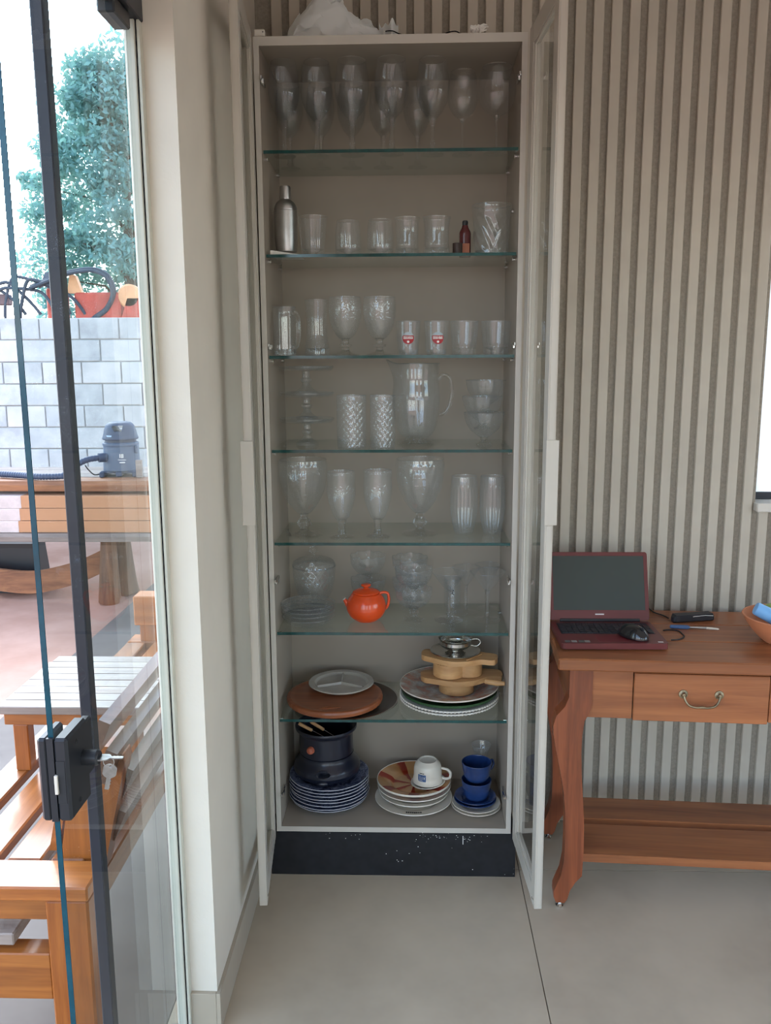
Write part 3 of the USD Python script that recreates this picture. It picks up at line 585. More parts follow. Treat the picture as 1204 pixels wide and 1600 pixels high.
p, R, h = dims(650, 568, 37, .16, Z3)
pt = thing('pitcher', 'pressed-glass water pitcher with a pouring lip and looped handle', 'pitcher', p)
def spout(T, R_, Z_, o):
    d = np.abs((T-PI*1.03+PI) % (2*PI)-PI); k_ = np.exp(-(d/.32)**2)*np.clip((Z_/h-.74)/.26, 0, 1)**1.6
    rib = np.where(o & (Z_ < h*.55) & (Z_ > h*.1), .0016*np.abs(np.sin(8*T)), 0)
    return R_*(1+.28*k_)-rib, Z_+h*.05*k_
obj('body', shell(dense(np.array([(.48, .085), (.70, .13), (.88, .25), (.98, .45), (1.0, .6), (.95, .8), (.97, .93), (1.0, 1.0)])*[R, h], 60), .003, 96, spout), M['glass_press'], pt, smooth=40)
obj('foot', lathe(dense(np.array([(0, 0), (.72, 0), (.76, .012), (.70, .03), (.50, .06), (.47, .086), (.3, .105), (0, .107)])*[R, h], 30), 64), M['glass_relief'], pt, smooth=40)
obj('handle', tube([(R*.94, 0, h*.80), (R*1.18, 0, h*.86), (R*1.42, 0, h*.81), (R*1.5, 0, h*.66), (R*1.42, 0, h*.5), (R*1.22, 0, h*.40), (R*.98, 0, h*.365)], [.006, .0058, .0056, .0056, .0056, .006, .0065], 14, smooth=34), M['glass'], pt, smooth=50)
bz = Z3; pb = at(754, 690, z=Z3); yb = .13
for k, (lab, vt) in enumerate((('lowest of the stacked glass dessert bowls beside the pitcher', 0), ('middle of the stacked glass dessert bowls beside the pitcher', 0), ('uppermost of the stacked glass dessert bowls beside the pitcher', 0))):
    x = at(754+(2 if k == 0 else 4 if k == 2 else -1), 650, y=yb)[0]; R = (31-.3*k)*mpp((.25, yb, Z3+.05)); hb = .094
    g = thing('dessert_bowl', lab, 'bowl', (x, yb, Z3+k*.046), 0, 'stacked dessert bowls')
    obj('bowl', shell(dense(np.array([(0, .24), (.2, .245), (.40, .32), (.72, .5), (.92, .74), (1.0, 1.0)])*[R, hb], 30), .0022, 80, lambda T, r, z, o: (r*(1+.025*np.cos(10*T)), z)), M['glass_press'], g, smooth=40)
    obj('foot', lathe(dense(np.array([(0, 0), (.40, 0), (.41, .03), (.24, .10), (.17, .18), (.22, .25), (0, .25)])*[R, hb], 24), 40), M['glass_relief'], g, smooth=40)
# ---- fifth shelf: four goblets and ribbed tumblers
Z4 = ZS[4]+.0003
BIG_B = [(0, .27), (.16, .275), (.42, .34), (.74, .50), (.93, .68), (1.0, .86), (.985, 1)]
BIG_S = [(.72, 0), (.74, .008), (.42, .022), (.24, .045), (.18, .075), (.19, .10), (.27, .125), (.29, .16), (.24, .20), (.15, .235), (.17, .285)]
def leafy(R, h, n_=6):
    def f(T, R_, Z_, o):
        zz = Z_/h; w = np.clip((zz-.38)/.06, 0, 1)*np.clip((.86-zz)/.03, 0, 1); lob = np.abs(np.sin(n_*T/2)); v = np.clip((lob-(.25+1.1*np.abs(zz-.62)*2.0))/.12, 0, 1)
        pb_ = np.clip((zz-.87)/.01, 0, 1)*np.clip((.955-zz)/.01, 0, 1)*np.abs(np.sin(n_*1.5*T))
        return R_+np.where(o, w*v*.0016*(1+.5*np.sin(zz*160))+pb_*.0014, 0), Z_
    return f
for u, vt, hw, vb, lab in ((473, 718, 37, 835, 'large leaf-relief goblet at the left end of its shelf'), (656, 717, 37.5, 833, 'large leaf-relief goblet standing between a starburst goblet and the ribbed tumblers')):
    b_ = at(u, vb, z=Z4); p, R, h = dims(u, vt, hw, b_[1], Z4)
    stem_glass('large_goblet', lab, 'goblet', 'pair of large leaf-relief goblets', p, R, h, BIG_B, BIG_S, .0028, mod=leafy(R, h), matb=M['glass_relief'], n=120, knob=lambda T, r, z, i: (r*(1+.05*np.cos(8*T)), z))
STAR_B = [(0, .255), (.16, .26), (.45, .29), (.70, .40), (.93, .58), (1.0, .72), (.97, .86), (.99, 1)]
STAR_S = [(.82, 0), (.84, .01), (.6, .025), (.34, .045), (.30, .075), (.25, .12), (.25, .2), (.30, .235), (.36, .27)]
def star(R, h):
    def f(T, R_, Z_, o):
        zz = Z_/h; w = np.clip((zz-.36)/.06, 0, 1)*np.clip((.93-zz)/.03, 0, 1); u_ = ((T*5/(2*PI)+.5) % 1-.5)*2*PI/5*R; v_ = (zz-.72)*h
        a = np.arctan2(v_, u_); rr = np.hypot(u_, v_); st = np.abs(np.cos(6*a))*np.clip(1-rr/(R*.75), 0, 1)
        return R_-np.where(o, w*.002*st+w*.0006*np.abs(np.sin(30*T)), 0), Z_
    return f
for u, vt, hw, vb, lab in ((532.5, 737, 22.5, 839, 'starburst-cut goblet beside the large left goblet'), (589.5, 735, 22.5, 838, 'starburst-cut goblet just left of the second large goblet')):
    b_ = at(u, vb, z=Z4); p, R, h = dims(u, vt, hw, b_[1], Z4)
    stem_glass('cut_goblet', lab, 'goblet', 'pair of starburst-cut goblets', p, R, h, STAR_B, STAR_S, .0028, mod=star(R, h), matb=M['glass_relief'], n=150)
def flute(h):
    def f(T, R_, Z_, o):
        zz = Z_/h; w = np.clip((zz-.02)/.03, 0, 1)*np.clip((.82-zz)/.06, 0, 1)
        return R_-np.where(o, w*.0022*(1-np.abs(np.cos(9*T))), 0), Z_
    return f
for u, vt, hw, vb, lab in ((725, 744, 21.5, 835, 'ribbed highball tumbler beside the large goblet'), (769.5, 744, 20, 835, 'ribbed highball tumbler at the right end of the goblet shelf')):
    b_ = at(u, vb-2, z=Z4); p, R, h = dims(u, vt, hw, b_[1], Z4)
    tumbler('ribbed_tumbler', lab, 'glass', 'pair of ribbed highball tumblers', p, R, h, [(0, 0), (.62, 0), (.68, .03), (.86, .2), (1.0, .5), (.98, .8), (.93, 1.0)], .003, .014, mod=flute(h), m=M['glass_relief'], n=144, sm=30)
# ---- sixth shelf: candy jar, glass plates, teapot, sundae cups, martini glasses
Z5 = ZS[5]+.0003
p = np.array([at(491, 920, y=.231)[0], .231, Z5]); k = mpp(p); R = 33.5*k
zb5 = at(491, 925, y=.222)[2]-Z5
cj = thing('candy_jar', 'pressed-glass lidded candy jar at the back left behind the glass plates', 'jar', p)
hb = at(491, 886, y=.222)[2]-Z5; ht = at(491, 853, y=.222)[2]-Z5
obj('bowl', shell(dense(np.array([(0, 0), (.55, 0), (.58, .04), (.45, .10), (.50, .18), (.78, .38), (.96, .75), (1.0, 1.0)])*[R, hb], 44), .003, 90, lambda T, r, z, o: (r-np.where(o & (z > hb*.25), .0018*np.abs(np.sin(7*T+z*90))*np.abs(np.sin(7*T-z*90))*1.5, 0), z)), M['glass_press'], cj, smooth=35)
hl = ht-hb
ld = obj('lid', shell(dense([(R*.26, hb+hl*.48), (R*.62, hb+hl*.40), (R*.93, hb+hl*.22), (R*1.0, hb+.003)], 24), .003, 90, lambda T, r, z, o: (r*(1+.02*np.cos(14*T)*(r > R*.3)), z)), M['glass_press'], cj, smooth=40)
obj('knob', lathe(dense([(0, hb+hl*.46), (R*.26, hb+hl*.47), (R*.12, hb+hl*.52), (R*.09, hb+hl*.6), (R*.2, hb+hl*.72), (R*.2, hb+hl*.84), (R*.1, hb+hl*.97), (0, hb+hl)], 36), 48), M['glass_relief'], ld, smooth=40)
c5 = at(486, 953, z=Z5+.02)[:2]; c5[1] = .085; Rp = 42*mpp((c5[0], c5[1], Z5+.02))
hp = at(483, 940, y=c5[1])[2]-Z5
glab = ['bottom', 'second from the bottom', 'second from the top', 'top']
for k in range(4):
    g = thing('glass_plate', f'pressed-glass deep plate, {glab[k]} of the stack beside the teapot', 'plate', (c5[0], c5[1], Z5+k*.0128+.0003), 0, 'stacked pressed-glass plates')
    Rk = Rp*(1-.012*(3-k)); hk = .026
    q = [(0, 0.001), (Rk*.60, 0.001), (Rk*.64, .002), (Rk*.86, .012), (Rk*.97, hk*.9), (Rk, hk)]
    obj('plate', shell(dense(q, 36), .003, 108, lambda T, r, z, i, Rk=Rk: (r*(1+.016*np.abs(np.cos(12*T))*np.clip((r/Rk-.6)/.2, 0, 1)), z)), M['glass_press'], g, smooth=35)
# teapot
ct = at(572.5, 966, z=Z5)-[0, .014, 0]; k = mpp(ct); R = 31*k
zt5 = at(572.5, 940, y=ct[1])[2]-Z5
tp = thing('teapot', 'small glossy orange-red teapot in the middle of its shelf', 'teapot', (ct[0], ct[1], Z5))
hh = at(572, 926, y=ct[1])[2]-Z5
obj('body', lathe(dense([(0, 0), (R*.55, 0), (R*.60, .002), (R*.86, hh*.2), (R*1.0, hh*.48), (R*.95, hh*.72), (R*.76, hh*.93), (R*.70, hh*.985), (R*.60, hh*1.0), (0, hh*1.0)], 40), 64), M['orange_red'], tp, smooth=50)
lid = obj('lid', lathe(dense([(0, hh+.0004), (R*.66, hh+.0004), (R*.68, hh+.003), (R*.60, hh+.007), (R*.35, hh+.0125), (R*.14, hh+.0145), (R*.10, hh+.0165), (0, hh+.0165)], 26), 56), M['orange_red'], tp, smooth=50)
obj('knob', mv(lathe(dense([(0, 0), (R*.10, 0), (R*.12, .003), (R*.24, .006), (R*.25, .0095), (R*.15, .012), (0, .0125)], 20), 32), z=hh+.0155), M['orange_red'], lid, smooth=50)
sp_ = tube([(-R*.70, 0, hh*.42), (-R*.90, -.001, hh*.54), (-R*1.02, -.002, hh*.68), (-R*1.09, -.003, hh*.765)], [.0125, .0085, .0062, .0052], 20, smooth=14)
so = obj('spout', sp_, M['orange_red'], tp, smooth=50)
dirn = np.array([-.08, -.001, .085]); dirn /= np.linalg.norm(dirn)
ring = mv(lathe([(.0022, 0), (.0056, 0), (.0058, .0012), (.0050, .002), (.0022, .002)], 20), 0, 0, 0, ry=-.75); ring.apply_translation((-R*1.092, -.003, hh*.768))
obj('spout_lip', ring, M['cream_ceramic'], so, smooth=40)
obj('handle', tube([(R*.62, 0, hh*.94), (R*.88, 0, hh*1.02), (R*1.08, 0, hh*.98), (R*1.14, 0, hh*.80), (R*1.10, 0, hh*.58), (R*1.00, 0, hh*.44), (R*.93, 0, hh*.40)], .0042, 14, smooth=30), M['orange_red'], tp, smooth=50)
# scalloped sundae cups
def sundae(lab, loc, R, hb_, foot=True):
    g = thing('sundae_cup', lab, 'sundae cup', loc, 0, 'scalloped sundae cups')
    def sc(T, r, z, o):
        zz = z/hb_; w = np.clip((zz-.55)/.4, 0, 1); e = np.clip((zz-.35)/.1, 0, 1)*np.clip((.98-zz)/.05, 0, 1)
        dots = np.exp(-((((T*10/(2*PI)) % 1)-.5)/.18)**2-((zz-.78)/.10)**2)
        return r*(1+.03*w*np.abs(np.sin(5*T)))+np.where(o, .0018*dots*e, 0), z+hb_*.05*w**3*np.abs(np.sin(5*T))
    obj('bowl', shell(dense(np.array([(0, .40), (.3, .405), (.62, .48), (.86, .64), (.97, .84), (1.0, 1.0)])*[R, hb_], 44), .0022, 120, sc), M['glass_press'], g, smooth=40)
    obj('foot', lathe(dense(np.array([(0, 0), (.56, 0), (.58, .02), (.46, .07), (.24, .13), (.18, .19), (.26, .24), (.26, .28), (.18, .33), (.30, .41), (0, .415)])*[R, hb_], 34), 44, lambda T, r, z, i: (r*(1+.03*np.cos(10*T)), z)), M['glass_relief'], g, smooth=40)
cs = at(646, 968, z=Z5); Rs = 28.5*mpp(cs); h1 = at(646, 921, y=cs[1])[2]-Z5; h2 = at(646, 889, y=cs[1])[2]-Z5
sundae('lower scalloped glass sundae cup of the front stack beside the teapot', (cs[0], cs[1], Z5), Rs, h1)
sundae('upper scalloped glass sundae cup of the front stack beside the teapot', (cs[0], cs[1], Z5+h2-h1), Rs*1.01, h1)
yb5 = .243
for u, vt1, vt2, la in ((640, 906, 872, 'behind the front stack of sundae cups'), (575, 905, 869, 'standing behind the orange teapot')):
    x = at(u, 900, y=yb5)[0]; ha = at(u, vt1, y=yb5)[2]-Z5; hb2 = at(u, vt2, y=yb5)[2]-Z5; Rr = 27*mpp((x, yb5, Z5))
    sundae(f'lower scalloped sundae cup of the back stack {la}', (x, yb5, Z5), Rr, ha); sundae(f'upper scalloped sundae cup of the back stack {la}', (x, yb5, Z5+hb2-ha), Rr*1.01, ha)
MAR_B = [(0, .60), (.10, .603), (.18, .63), (.5, .76), (1.0, 1.0)]
MAR_S = [(.80, 0), (.82, .010), (.5, .028), (.22, .05), (.13, .08), (.12, .11), (.17, .135), (.12, .16), (.105, .4), (.12, .56), (.17, .612)]
for u, vt, hw, vb, lab in ((701.5, 893, 27.5, 969, 'martini glass standing nearest the sundae cups'), (761.5, 893, 27, 969, 'martini glass at the right end of the teapot shelf'), (728, 886, 22.5, 957, 'martini glass set back between the two front martini glasses'), (762, 882, 20, 951, 'rearmost martini glass against the cabinet back')):
    b_ = at(u, vb, z=Z5); p, R, h = dims(u, vt, hw, b_[1], Z5)
    stem_glass('martini_glass', lab, 'martini glass', 'martini glasses', p, R, h, MAR_B, MAR_S, .0014)
cc_ = at(709, 946, z=Z5)
cu = thing('sake_glass', 'clear straight glass with a black brushed character behind the martini glasses', 'glass', (cc_[0]-.006, .272, Z5))
Rc = 13*mpp(cc_); hc = at(709, 905, y=.262)[2]-Z5
obj('body', shell(dense([(0, .0008), (Rc*.97, .0008), (Rc, .003), (Rc, hc)], 20), .0018, 48), M['glass_thin'], cu, smooth=40)
st = [[(-.5, 1.0), (-.62, .5), (-.78, .1), (-.98, -.3)], [(-.72, .52), (-.1, .55)], [(.08, .95), (.05, .45)], [(.3, .75), (.42, .45)], [(-.3, .1), (.2, .12)], [(-.05, .12), (-.25, -.35), (-.5, -.6)], [(-.28, -.3), (.15, -.75), (.45, -.8)]]
from shapely.geometry import LineString
brush = unary_union([LineString(a).buffer(.10) for a in st]); sc_ = .0088
from shapely import affinity
brush = affinity.scale(brush, sc_, sc_, origin=(0, 0))
obj('brushed_character', mv(bend(mv(cat_([prism(gm, .0002) for gm in getattr(brush, 'geoms', [brush])]), 0, 0, .0004), Rc), 0, 0, hc*.58), M['black_print'], cu)
# ================================================================ dishes of the two lowest levels
def disc(profile, n=72, k=40, mod=None): return lathe(dense(profile, k), n, mod)
def plate_prof(R, h, t=.004, well=.62):
    return [(0, 0), (R*well*.9, 0), (R*well*.95, .0015), (R*well*1.08, h*.42), (R*.97, h*.93), (R, h), (R*.992, h+t*.7), (R*.96, h+t*.55), (R*well*1.08, h*.42+t*.9), (R*well*.93, t*.85), (0, t*.8)]
Z6 = ZS[6]+.0003
# round dark tray, turned wooden tray, divided plate
c = at(541, 1093, z=Z6+.008); Rt = 82*mpp(c); cy_ = min(c[1], .304-Rt)
tr = thing('round_tray', 'dark round tray with a pale rim under the turned wooden platter', 'tray', (c[0], cy_, Z6))
obj('tray_plate', disc([(0, 0), (Rt*.7, 0), (Rt*.80, .002), (Rt*.97, .011), (Rt*.99, .012), (Rt*.96, .0125), (Rt*.8, .0045), (Rt*.7, .003), (0, .003)]), mat('smoked_tray', s(96, 84, 74), .22, .6, var=.08, scale=8), tr, smooth=40)
obj('rim', lathe([(Rt*.985, .0118), (Rt, .0128), (Rt*.985, .0142), (Rt*.965, .0128)] + [(Rt*.985, .0118)], 72), M['silver'], tr, smooth=60)
cw = at(523, 1086, z=Z6+.038); Rw = 75*mpp(cw); zw = Z6+.0070
wt = thing('wooden_platter', 'thick turned reddish wooden platter carrying the divided plate', 'platter', (cw[0], min(cw[1], .304-Rw), zw+.0035))
obj('platter', disc([(0, 0), (Rw*.66, 0), (Rw*.70, .004), (Rw*.90, .010), (Rw*.985, .015), (Rw, .024), (Rw*.985, .031), (Rw*.93, .0325), (Rw*.84, .0305), (Rw*.6, .030), (0, .030)], 140, 60, lambda T, r, z, i: (r*(1-.006*(np.cos(46*T) > .82)*(r > Rw*.95)*(z > .012)), z)), M['board_dark'], wt, smooth=35)
obj('carved_leaf', cat_([mv(sphere(1, 2, (.026, .006, .003)), -.0, -Rw*.72, .0305, rz=a) for a in (.3,)]+[mv(sphere(1, 2, (.02, .004, .0025)), -.02, -Rw*.70, .0305, rz=.6)]), M['board_dark'], wt, smooth=60)
cd = at(533, 1068, z=Z6+.05); Rd = 51*mpp(cd); zd = zw+.0035+.0335
dp = thing('divided_plate', 'pale round plate divided in three by raised ridges, on the wooden platter', 'plate', (cd[0], min(cd[1], .304-Rd), zd-.0005))
obj('plate', disc([(0, 0), (Rd*.6, 0), (Rd*.84, .003), (Rd*.97, .012), (Rd, .0125), (Rd*.985, .0145), (Rd*.82, .0135), (Rd*.76, .007), (0, .006)]), mat('grey_ceramic', s(176, 167, 154), .2, coat=.3), dp, smooth=40)
for a in (PI/2, PI+.42, -.48): obj('ridge', mv(hull([(0, -.004, .006), (0, .004, .006), (0, -.0015, .013), (0, .0015, .013), (Rd*.77, -.004, .006), (Rd*.77, .004, .006), (Rd*.77, -.0015, .013), (Rd*.77, .0015, .013)]), rz=a), UsdShade.Material.Get(stage, '/World/Looks/grey_ceramic'), dp)
# the right-hand stack: two beaded plates, green-rimmed plate, patterned plate
cp = at(701, 1084, z=Z6+.02); Rb = 77.5*mpp(cp); px_, py_ = cp[0], min(cp[1], .303-Rb)
def beads(R, z, n=84, r=.0036):
    b0 = trimesh.creation.icosphere(1, r); return cat_([mv(b0, R*math.cos(a), R*math.sin(a), z) for a in np.arange(n)*2*PI/n])
z_ = Z6
for lab in ('lower white plate with a beaded rim, bottom of the right-hand platter stack', 'upper white plate with a beaded rim, just under the green-edged plate'):
    g = thing('beaded_plate', lab, 'plate', (px_, py_, z_), 0, 'white beaded plates')
    obj('plate', disc(plate_prof(Rb*.985, .0155, .0052)), M['white_ceramic'], g, smooth=45)
    obj('beaded_rim', beads(Rb*.972, .0165), M['white_ceramic'], g, smooth=60, kind='stuff'); z_ += .0092
g = thing('green_plate', 'plate with a broad dark green outer rim under the patterned plate', 'plate', (px_, py_, z_+.001))
obj('plate', disc([(0, 0), (Rb*.60, 0), (Rb*.63, .002), (Rb*.90, .0125), (Rb*.955, .0165), (Rb*.965, .0235), (Rb*.95, .0245), (Rb*.90, .0190), (Rb*.6, .0045), (0, .004)]), mat('green_glaze', s(46, 72, 44), .2, var=.06, coat=.3), g, smooth=45); z_ += .0105
fm = usdkit.material(stage, '/World/Looks/faded_print', {'tc': ('texture_coordinate', {}), 'v': ('voronoi_texture', {'scale': 38}), 'n': ('noise_texture', {'scale': 30, 'detail': 4}),
    'r': ('rgb_ramp', {'ramp': [(.35, s(186, 176, 162)), (.52, s(160, 140, 124)), (.6, s(176, 120, 98)), (.7, s(120, 112, 104))]}), 'p': ('principled_bsdf', {'roughness': .22})},
    [('tc.object', 'n.vector'), ('n.fac', 'r.fac'), ('r.color', 'p.base_color')], surface='p.BSDF')
g = thing('patterned_plate', 'greyish plate with a faded floral rim under the wooden serving boards', 'plate', (px_, py_, z_+.0080))
Rq = Rb*.985
pp_ = obj('plate', disc(plate_prof(Rq, .019, .004)), fm, g, smooth=45)
obj('rim_line', lathe([(Rq*.994, .0188), (Rq*1.006, .0205), (Rq*.994, .0232), (Rq*.985, .021), (Rq*.994, .0188)], 72), M['cream_ceramic'], g, smooth=60)
z_ += .0080+.0052
# two serving boards on round feet
def board_outline(w, d, cut_):
    return curve([(-w, -d*.3), (-w*.72, -d*.62), (-w*.2, -d), (w*.25, -d*.9), (w*.62, -d*.55), (w, -d*.5), (w*1.02, d*.25), (w*.55, d*.5), (w*.3, d*.95), (-w*.25, d), (-w*.6, d*.55), (-w*.98, d*.4)], 5)
kb = mpp((px_, py_, Z6))
zb1 = z_
for i, (u, v, w, lab, turn) in enumerate(((719, 1058, 60, 'lower wooden serving board with a curly edge on a round foot', .1), (716, 1030, 56, 'upper wooden serving board with a curly edge on two round feet', -.15))):
    zz = at(u, v, y=py_-.01)[2]; xx = at(u, v, y=py_)[0]
    zz = zb1+.037 if i == 0 else zb1+.0535+.044
    base = zb1+.0003 if i == 0 else zb1+.0535+.0003
    g = thing('serving_board', lab, 'board', (xx, py_-.012, base), turn, 'stacked serving boards')
    pl_ = Polygon(board_outline(w*kb, w*kb*.62, 0)).buffer(0)
    obj('board', mv(prism(pl_, .016), z=zz-base), M['board'], g, smooth=30)
    feet = [(-.014, -.006, 27)] if i == 0 else [(-.028, -.02, 24), (.03, -.002, 21)]
    for fx, fy, fr in feet:
        obj('round_foot', mv(lathe([(0, 0), (fr*kb*.93, 0), (fr*kb, .002), (fr*kb, zz-base-.0005), (0, zz-base-.0005)], 40), fx, fy, 0), M['board'], g, smooth=40)
    if i == 0: obj('knob_handle', tube([(w*kb*.55, -w*kb*.5, .047), (w*kb*.8, -w*kb*.66, .048), (w*kb*1.0, -w*kb*.72, .048)], [.0075, .0085, .006], 14), M['board'], g, smooth=50)
zt2 = zb1+.0535+.044+.0163
g = thing('wooden_stick', 'thin wooden stick lying across the upper serving board', 'stick', (at(739, 1026, y=py_)[0], py_-.045, zt2+.0024), .5)
obj('stick', tube([(-.034, -.012, 0), (.034, .012, 0)], .0022, 8), M['board'], g, smooth=60)
# silver saucer and footed bowl
x9 = at(711, 1015, y=py_+.005)[0]; Rs_ = 39*kb
g = thing('silver_saucer', 'round silver saucer on top of the serving boards', 'saucer', (x9, py_+.005, zt2+.0004))
obj('saucer', disc([(0, 0), (Rs_*.55, 0), (Rs_*.9, .0035), (Rs_, .007), (Rs_*.985, .0085), (Rs_*.88, .0055), (Rs_*.5, .002), (0, .002)]), M['silver'], g, smooth=45)
Rv = 25*kb; hv = at(711, 990, y=py_+.005)[2]-zt2+.004
g = thing('silver_bowl', 'small polished silver footed bowl with a handle on the silver saucer', 'bowl', (x9, py_+.005, zt2+.0027))
hv = max(.036, min(hv, ZS[6+0]+.2))
hv = .043
obj('bowl', vessel(np.array([(0, .2), (.4, .21), (.78, .36), (.97, .62), (.98, .85), (1.05, 1.0)])*[Rv, hv], .0016, hv*.24, 56, 26), M['silver'], g, smooth=45)
obj('foot', lathe(dense(np.array([(0, 0), (.62, 0), (.64, .03), (.5, .09), (.40, .15), (.42, .215), (0, .215)])*[Rv, hv], 18), 48), M['silver'], g, smooth=45)
obj('handle', tube([(Rv*.9, .0, hv*.86), (Rv*1.35, 0, hv*.95), (Rv*1.55, 0, hv*.7), (Rv*1.3, 0, hv*.42), (Rv*.93, 0, hv*.48)], .0022, 10, smooth=20), M['silver'], g, smooth=50)
# ================================================================ bottom level
Z7 = ZB+.0003
def shade(name, c1, c2, scale): return usdkit.material(stage, '/World/Looks/'+name, {'tc': ('texture_coordinate', {}), 'v': ('voronoi_texture', {'scale': scale, 'feature': 'smooth_f1'}), 'n': ('noise_texture', {'scale': scale*.7, 'detail': 5, 'distortion': 1.5}),
    'r': ('rgb_ramp', {'ramp': [(.40, c1), (.52, c2), (.58, c1), (.66, c2), (.72, s(150, 154, 170))]}), 'p': ('principled_bsdf', {'roughness': .2, 'coat_weight': .3})}, [('tc.object', 'n.vector'), ('n.fac', 'r.fac'), ('r.color', 'p.base_color')], surface='p.BSDF')
bluepr = shade('navy_transferware', s(54, 60, 86), s(112, 118, 140), 34)
cb8 = at(515.5, 1234, z=Z7+.02); k8 = mpp(cb8); R8 = 62.5*k8; NB = 8
x8, y8 = cb8[0], min(cb8[1], .306-R8*1.05)
zr_top = at(511.5, 1237, y=y8-R8)[2]; stepb = max(.0068, min(.0105, (zr_top-.018-Z7)/(NB-1)))
bl = ['bottom', 'second from the bottom', 'third from the bottom', 'fourth from the bottom', 'fourth from the top', 'third from the top', 'second from the top', 'top']
for k in range(NB):
    R = R8*(.97 if k else .93)*(1+(.012 if k in (2, 5) else 0)); rr = random.Random(k+3)
    g = thing('navy_plate', f'navy-and-white patterned plate, {bl[k]} of the stack under the dark fondue pot', 'plate', (x8+rr.uniform(-.002, .002), y8+rr.uniform(-.002, .002), Z7+k*stepb), rr.uniform(0, 6), 'stack of navy patterned plates')
    wv = lambda T, r, z, i, R=R: (r*(1+np.where(r > R*.8, .010*np.abs(np.cos(6*T)), 0)), z)
    obj('plate', disc(plate_prof(R, .017, .0036), 84, 34, wv), bluepr, g, smooth=45)
    obj('pale_rim', lathe([(R*.997, .0172), (R*1.003, .0187), (R*.996, .0202), (R*.988, .0188), (R*.997, .0172)], 84, wv), mat('pale_rim', s(172, 170, 174), .3) if k == 0 else UsdShade.Material.Get(stage, '/World/Looks/pale_rim'), g, smooth=60)
zp = Z7+(NB-1)*stepb+.0062
# fondue burner stand and pot
Rg = 51*k8
hb9 = at(505, 1189, y=y8-.075)[2]-zp
st_ = thing('fondue_stand', 'bulging dark enamel burner stand between the navy plates and the fondue pot', 'burner', (x8-.006, y8, zp))
so_ = lathe(dense([(0, 0), (Rg*.60, 0), (Rg*.64, .002), (Rg*.95, hb9*.26), (Rg*1.0, hb9*.40), (Rg*.99, hb9*.55), (Rg*.82, hb9*.86), (Rg*.80, hb9*.95), (Rg*.80, hb9), (0, hb9)], 40), 72)
ov = mv(trimesh.creation.cylinder(1.0, .06, sections=36), 0, 0, 0); ov.apply_scale((.0215, .0115, 1)); ov = mv(ov, -.002, -Rg*.97, hb9*.60, rx=PI/2)
try: so_ = trimesh.boolean.difference([so_, ov], engine='manifold')
except Exception: pass
obj('body', so_, M['navy'], st_, smooth=40)
obj('vent_rim', mv(mv(trimesh.creation.torus(1, .09, 40, 8), 0, 0, 0).apply_scale((.0220, .0122, .014)), -.002, -Rg*.955, hb9*.60, rx=PI/2+.15), M['navy'], st_, smooth=60)
obj('lower_lug', mv(sphere(1, 3, (.018, .006, .0085)), -.006, -Rg*.97, hb9*.25, rx=.1), M['navy'], st_, smooth=60)
zq = zp+hb9+.0004; Rk = 41*k8; Rl = 47*k8
hk9 = min(at(504, 1149, y=y8-.085)[2], ZS[6]-.014)-zq
pot = thing('fondue_pot', 'dark navy enamel fondue pot with a wide lip and a terracotta knob', 'pot', (x8-.007, y8, zq))
obj('body', vessel([(0, 0), (Rk*.97, 0), (Rk, .003), (Rk, hk9*.74), (Rk*1.03, hk9*.82), (Rl, hk9*.93), (Rl, hk9)], .0035, .006, 72, 40), M['navy'], pot, smooth=40)
obj('knob', mv(lathe(dense([(0, 0), (.0115, 0), (.012, .005), (.010, .012), (.005, .0155), (0, .016)], 20), 28), -Rk*.46, -Rk*.885, hk9*.40, rx=PI/2, rz=-.48), M['terracotta'], pot, smooth=50)
for lab, o, d in (('fondue fork with a pale wooden handle resting on the pot lip, the left one', (-Rl*.62, -.045, hk9*.99), 0), ('fondue fork with a wooden handle resting in the pot, the right one', (-Rl*.26, -.028, hk9*1.0), .3)):
    a = np.array([o[0]-.020, o[1]-.003, o[2]+.017]); e = np.array([o[0]+.020, o[1]+.004, o[2]-.013])+([0, 0, .0] if d else [0, 0, .004]); t_ = np.array([o[0]+.055, o[1]+.03, .014])
    u_ = (e-a)/np.linalg.norm(e-a); e2 = e+u_*.045
    z_lift = .006 if not d else .004
    g = thing('fondue_fork', lab, 'fork', (x8-.007, y8, zq+z_lift), 0, 'fondue forks')
    obj('handle', tube([a, a+(e-a)*.1, e], [.0046, .0056, .0050], 12), M['board'], g, smooth=50)
    obj('shaft', tube([e-u_*.002, e2], .0009, 8), M['steel'], g, smooth=60)
# middle stack: big plate with lettering, two soup plates, red plate, saucer, upturned cup
cm = at(646, 1247, z=Z7+.012)+[0, .006, 0]; km = mpp(cm); Rm = 60.5*km
g = thing('cream_plate', 'wide cream plate with dark lettering on its rim, bottom of the red plate stack', 'plate', (cm[0], cm[1], Z7))
obj('plate', disc(plate_prof(Rm, .016, .004, .6)), M['cream_ceramic'], g, smooth=45)
tx = [box(-.024+.0062*i, -.024+.0062*i+.0048, -Rm*.885+abs(i-4)*.0006, -Rm*.885+.0075+abs(i-4)*.0006, 0, .0003) for i in range(8)]
obj('rim_print', cat_([mv(m_, 0, 0, .0174-.0016*0, rx=0) for m_ in tx]), M['black_print'], g)
zc = Z7+.0115; cr = at(647, 1212, z=Z7+.05); Rr_ = 58*km
midn = ['lower cream soup plate under the red painted plate', 'upper cream soup plate right under the red painted plate']
for i in range(2):
    R = Rr_*(.93 if i == 0 else .985); g = thing('soup_plate', midn[i], 'plate', (cm[0]+.0005+.001*i, cm[1]+.004, zc), 0, 'cream soup plates')
    obj('plate', disc(plate_prof(R, .024, .004, .56)), M['cream_ceramic'], g, smooth=45); zc += .0205
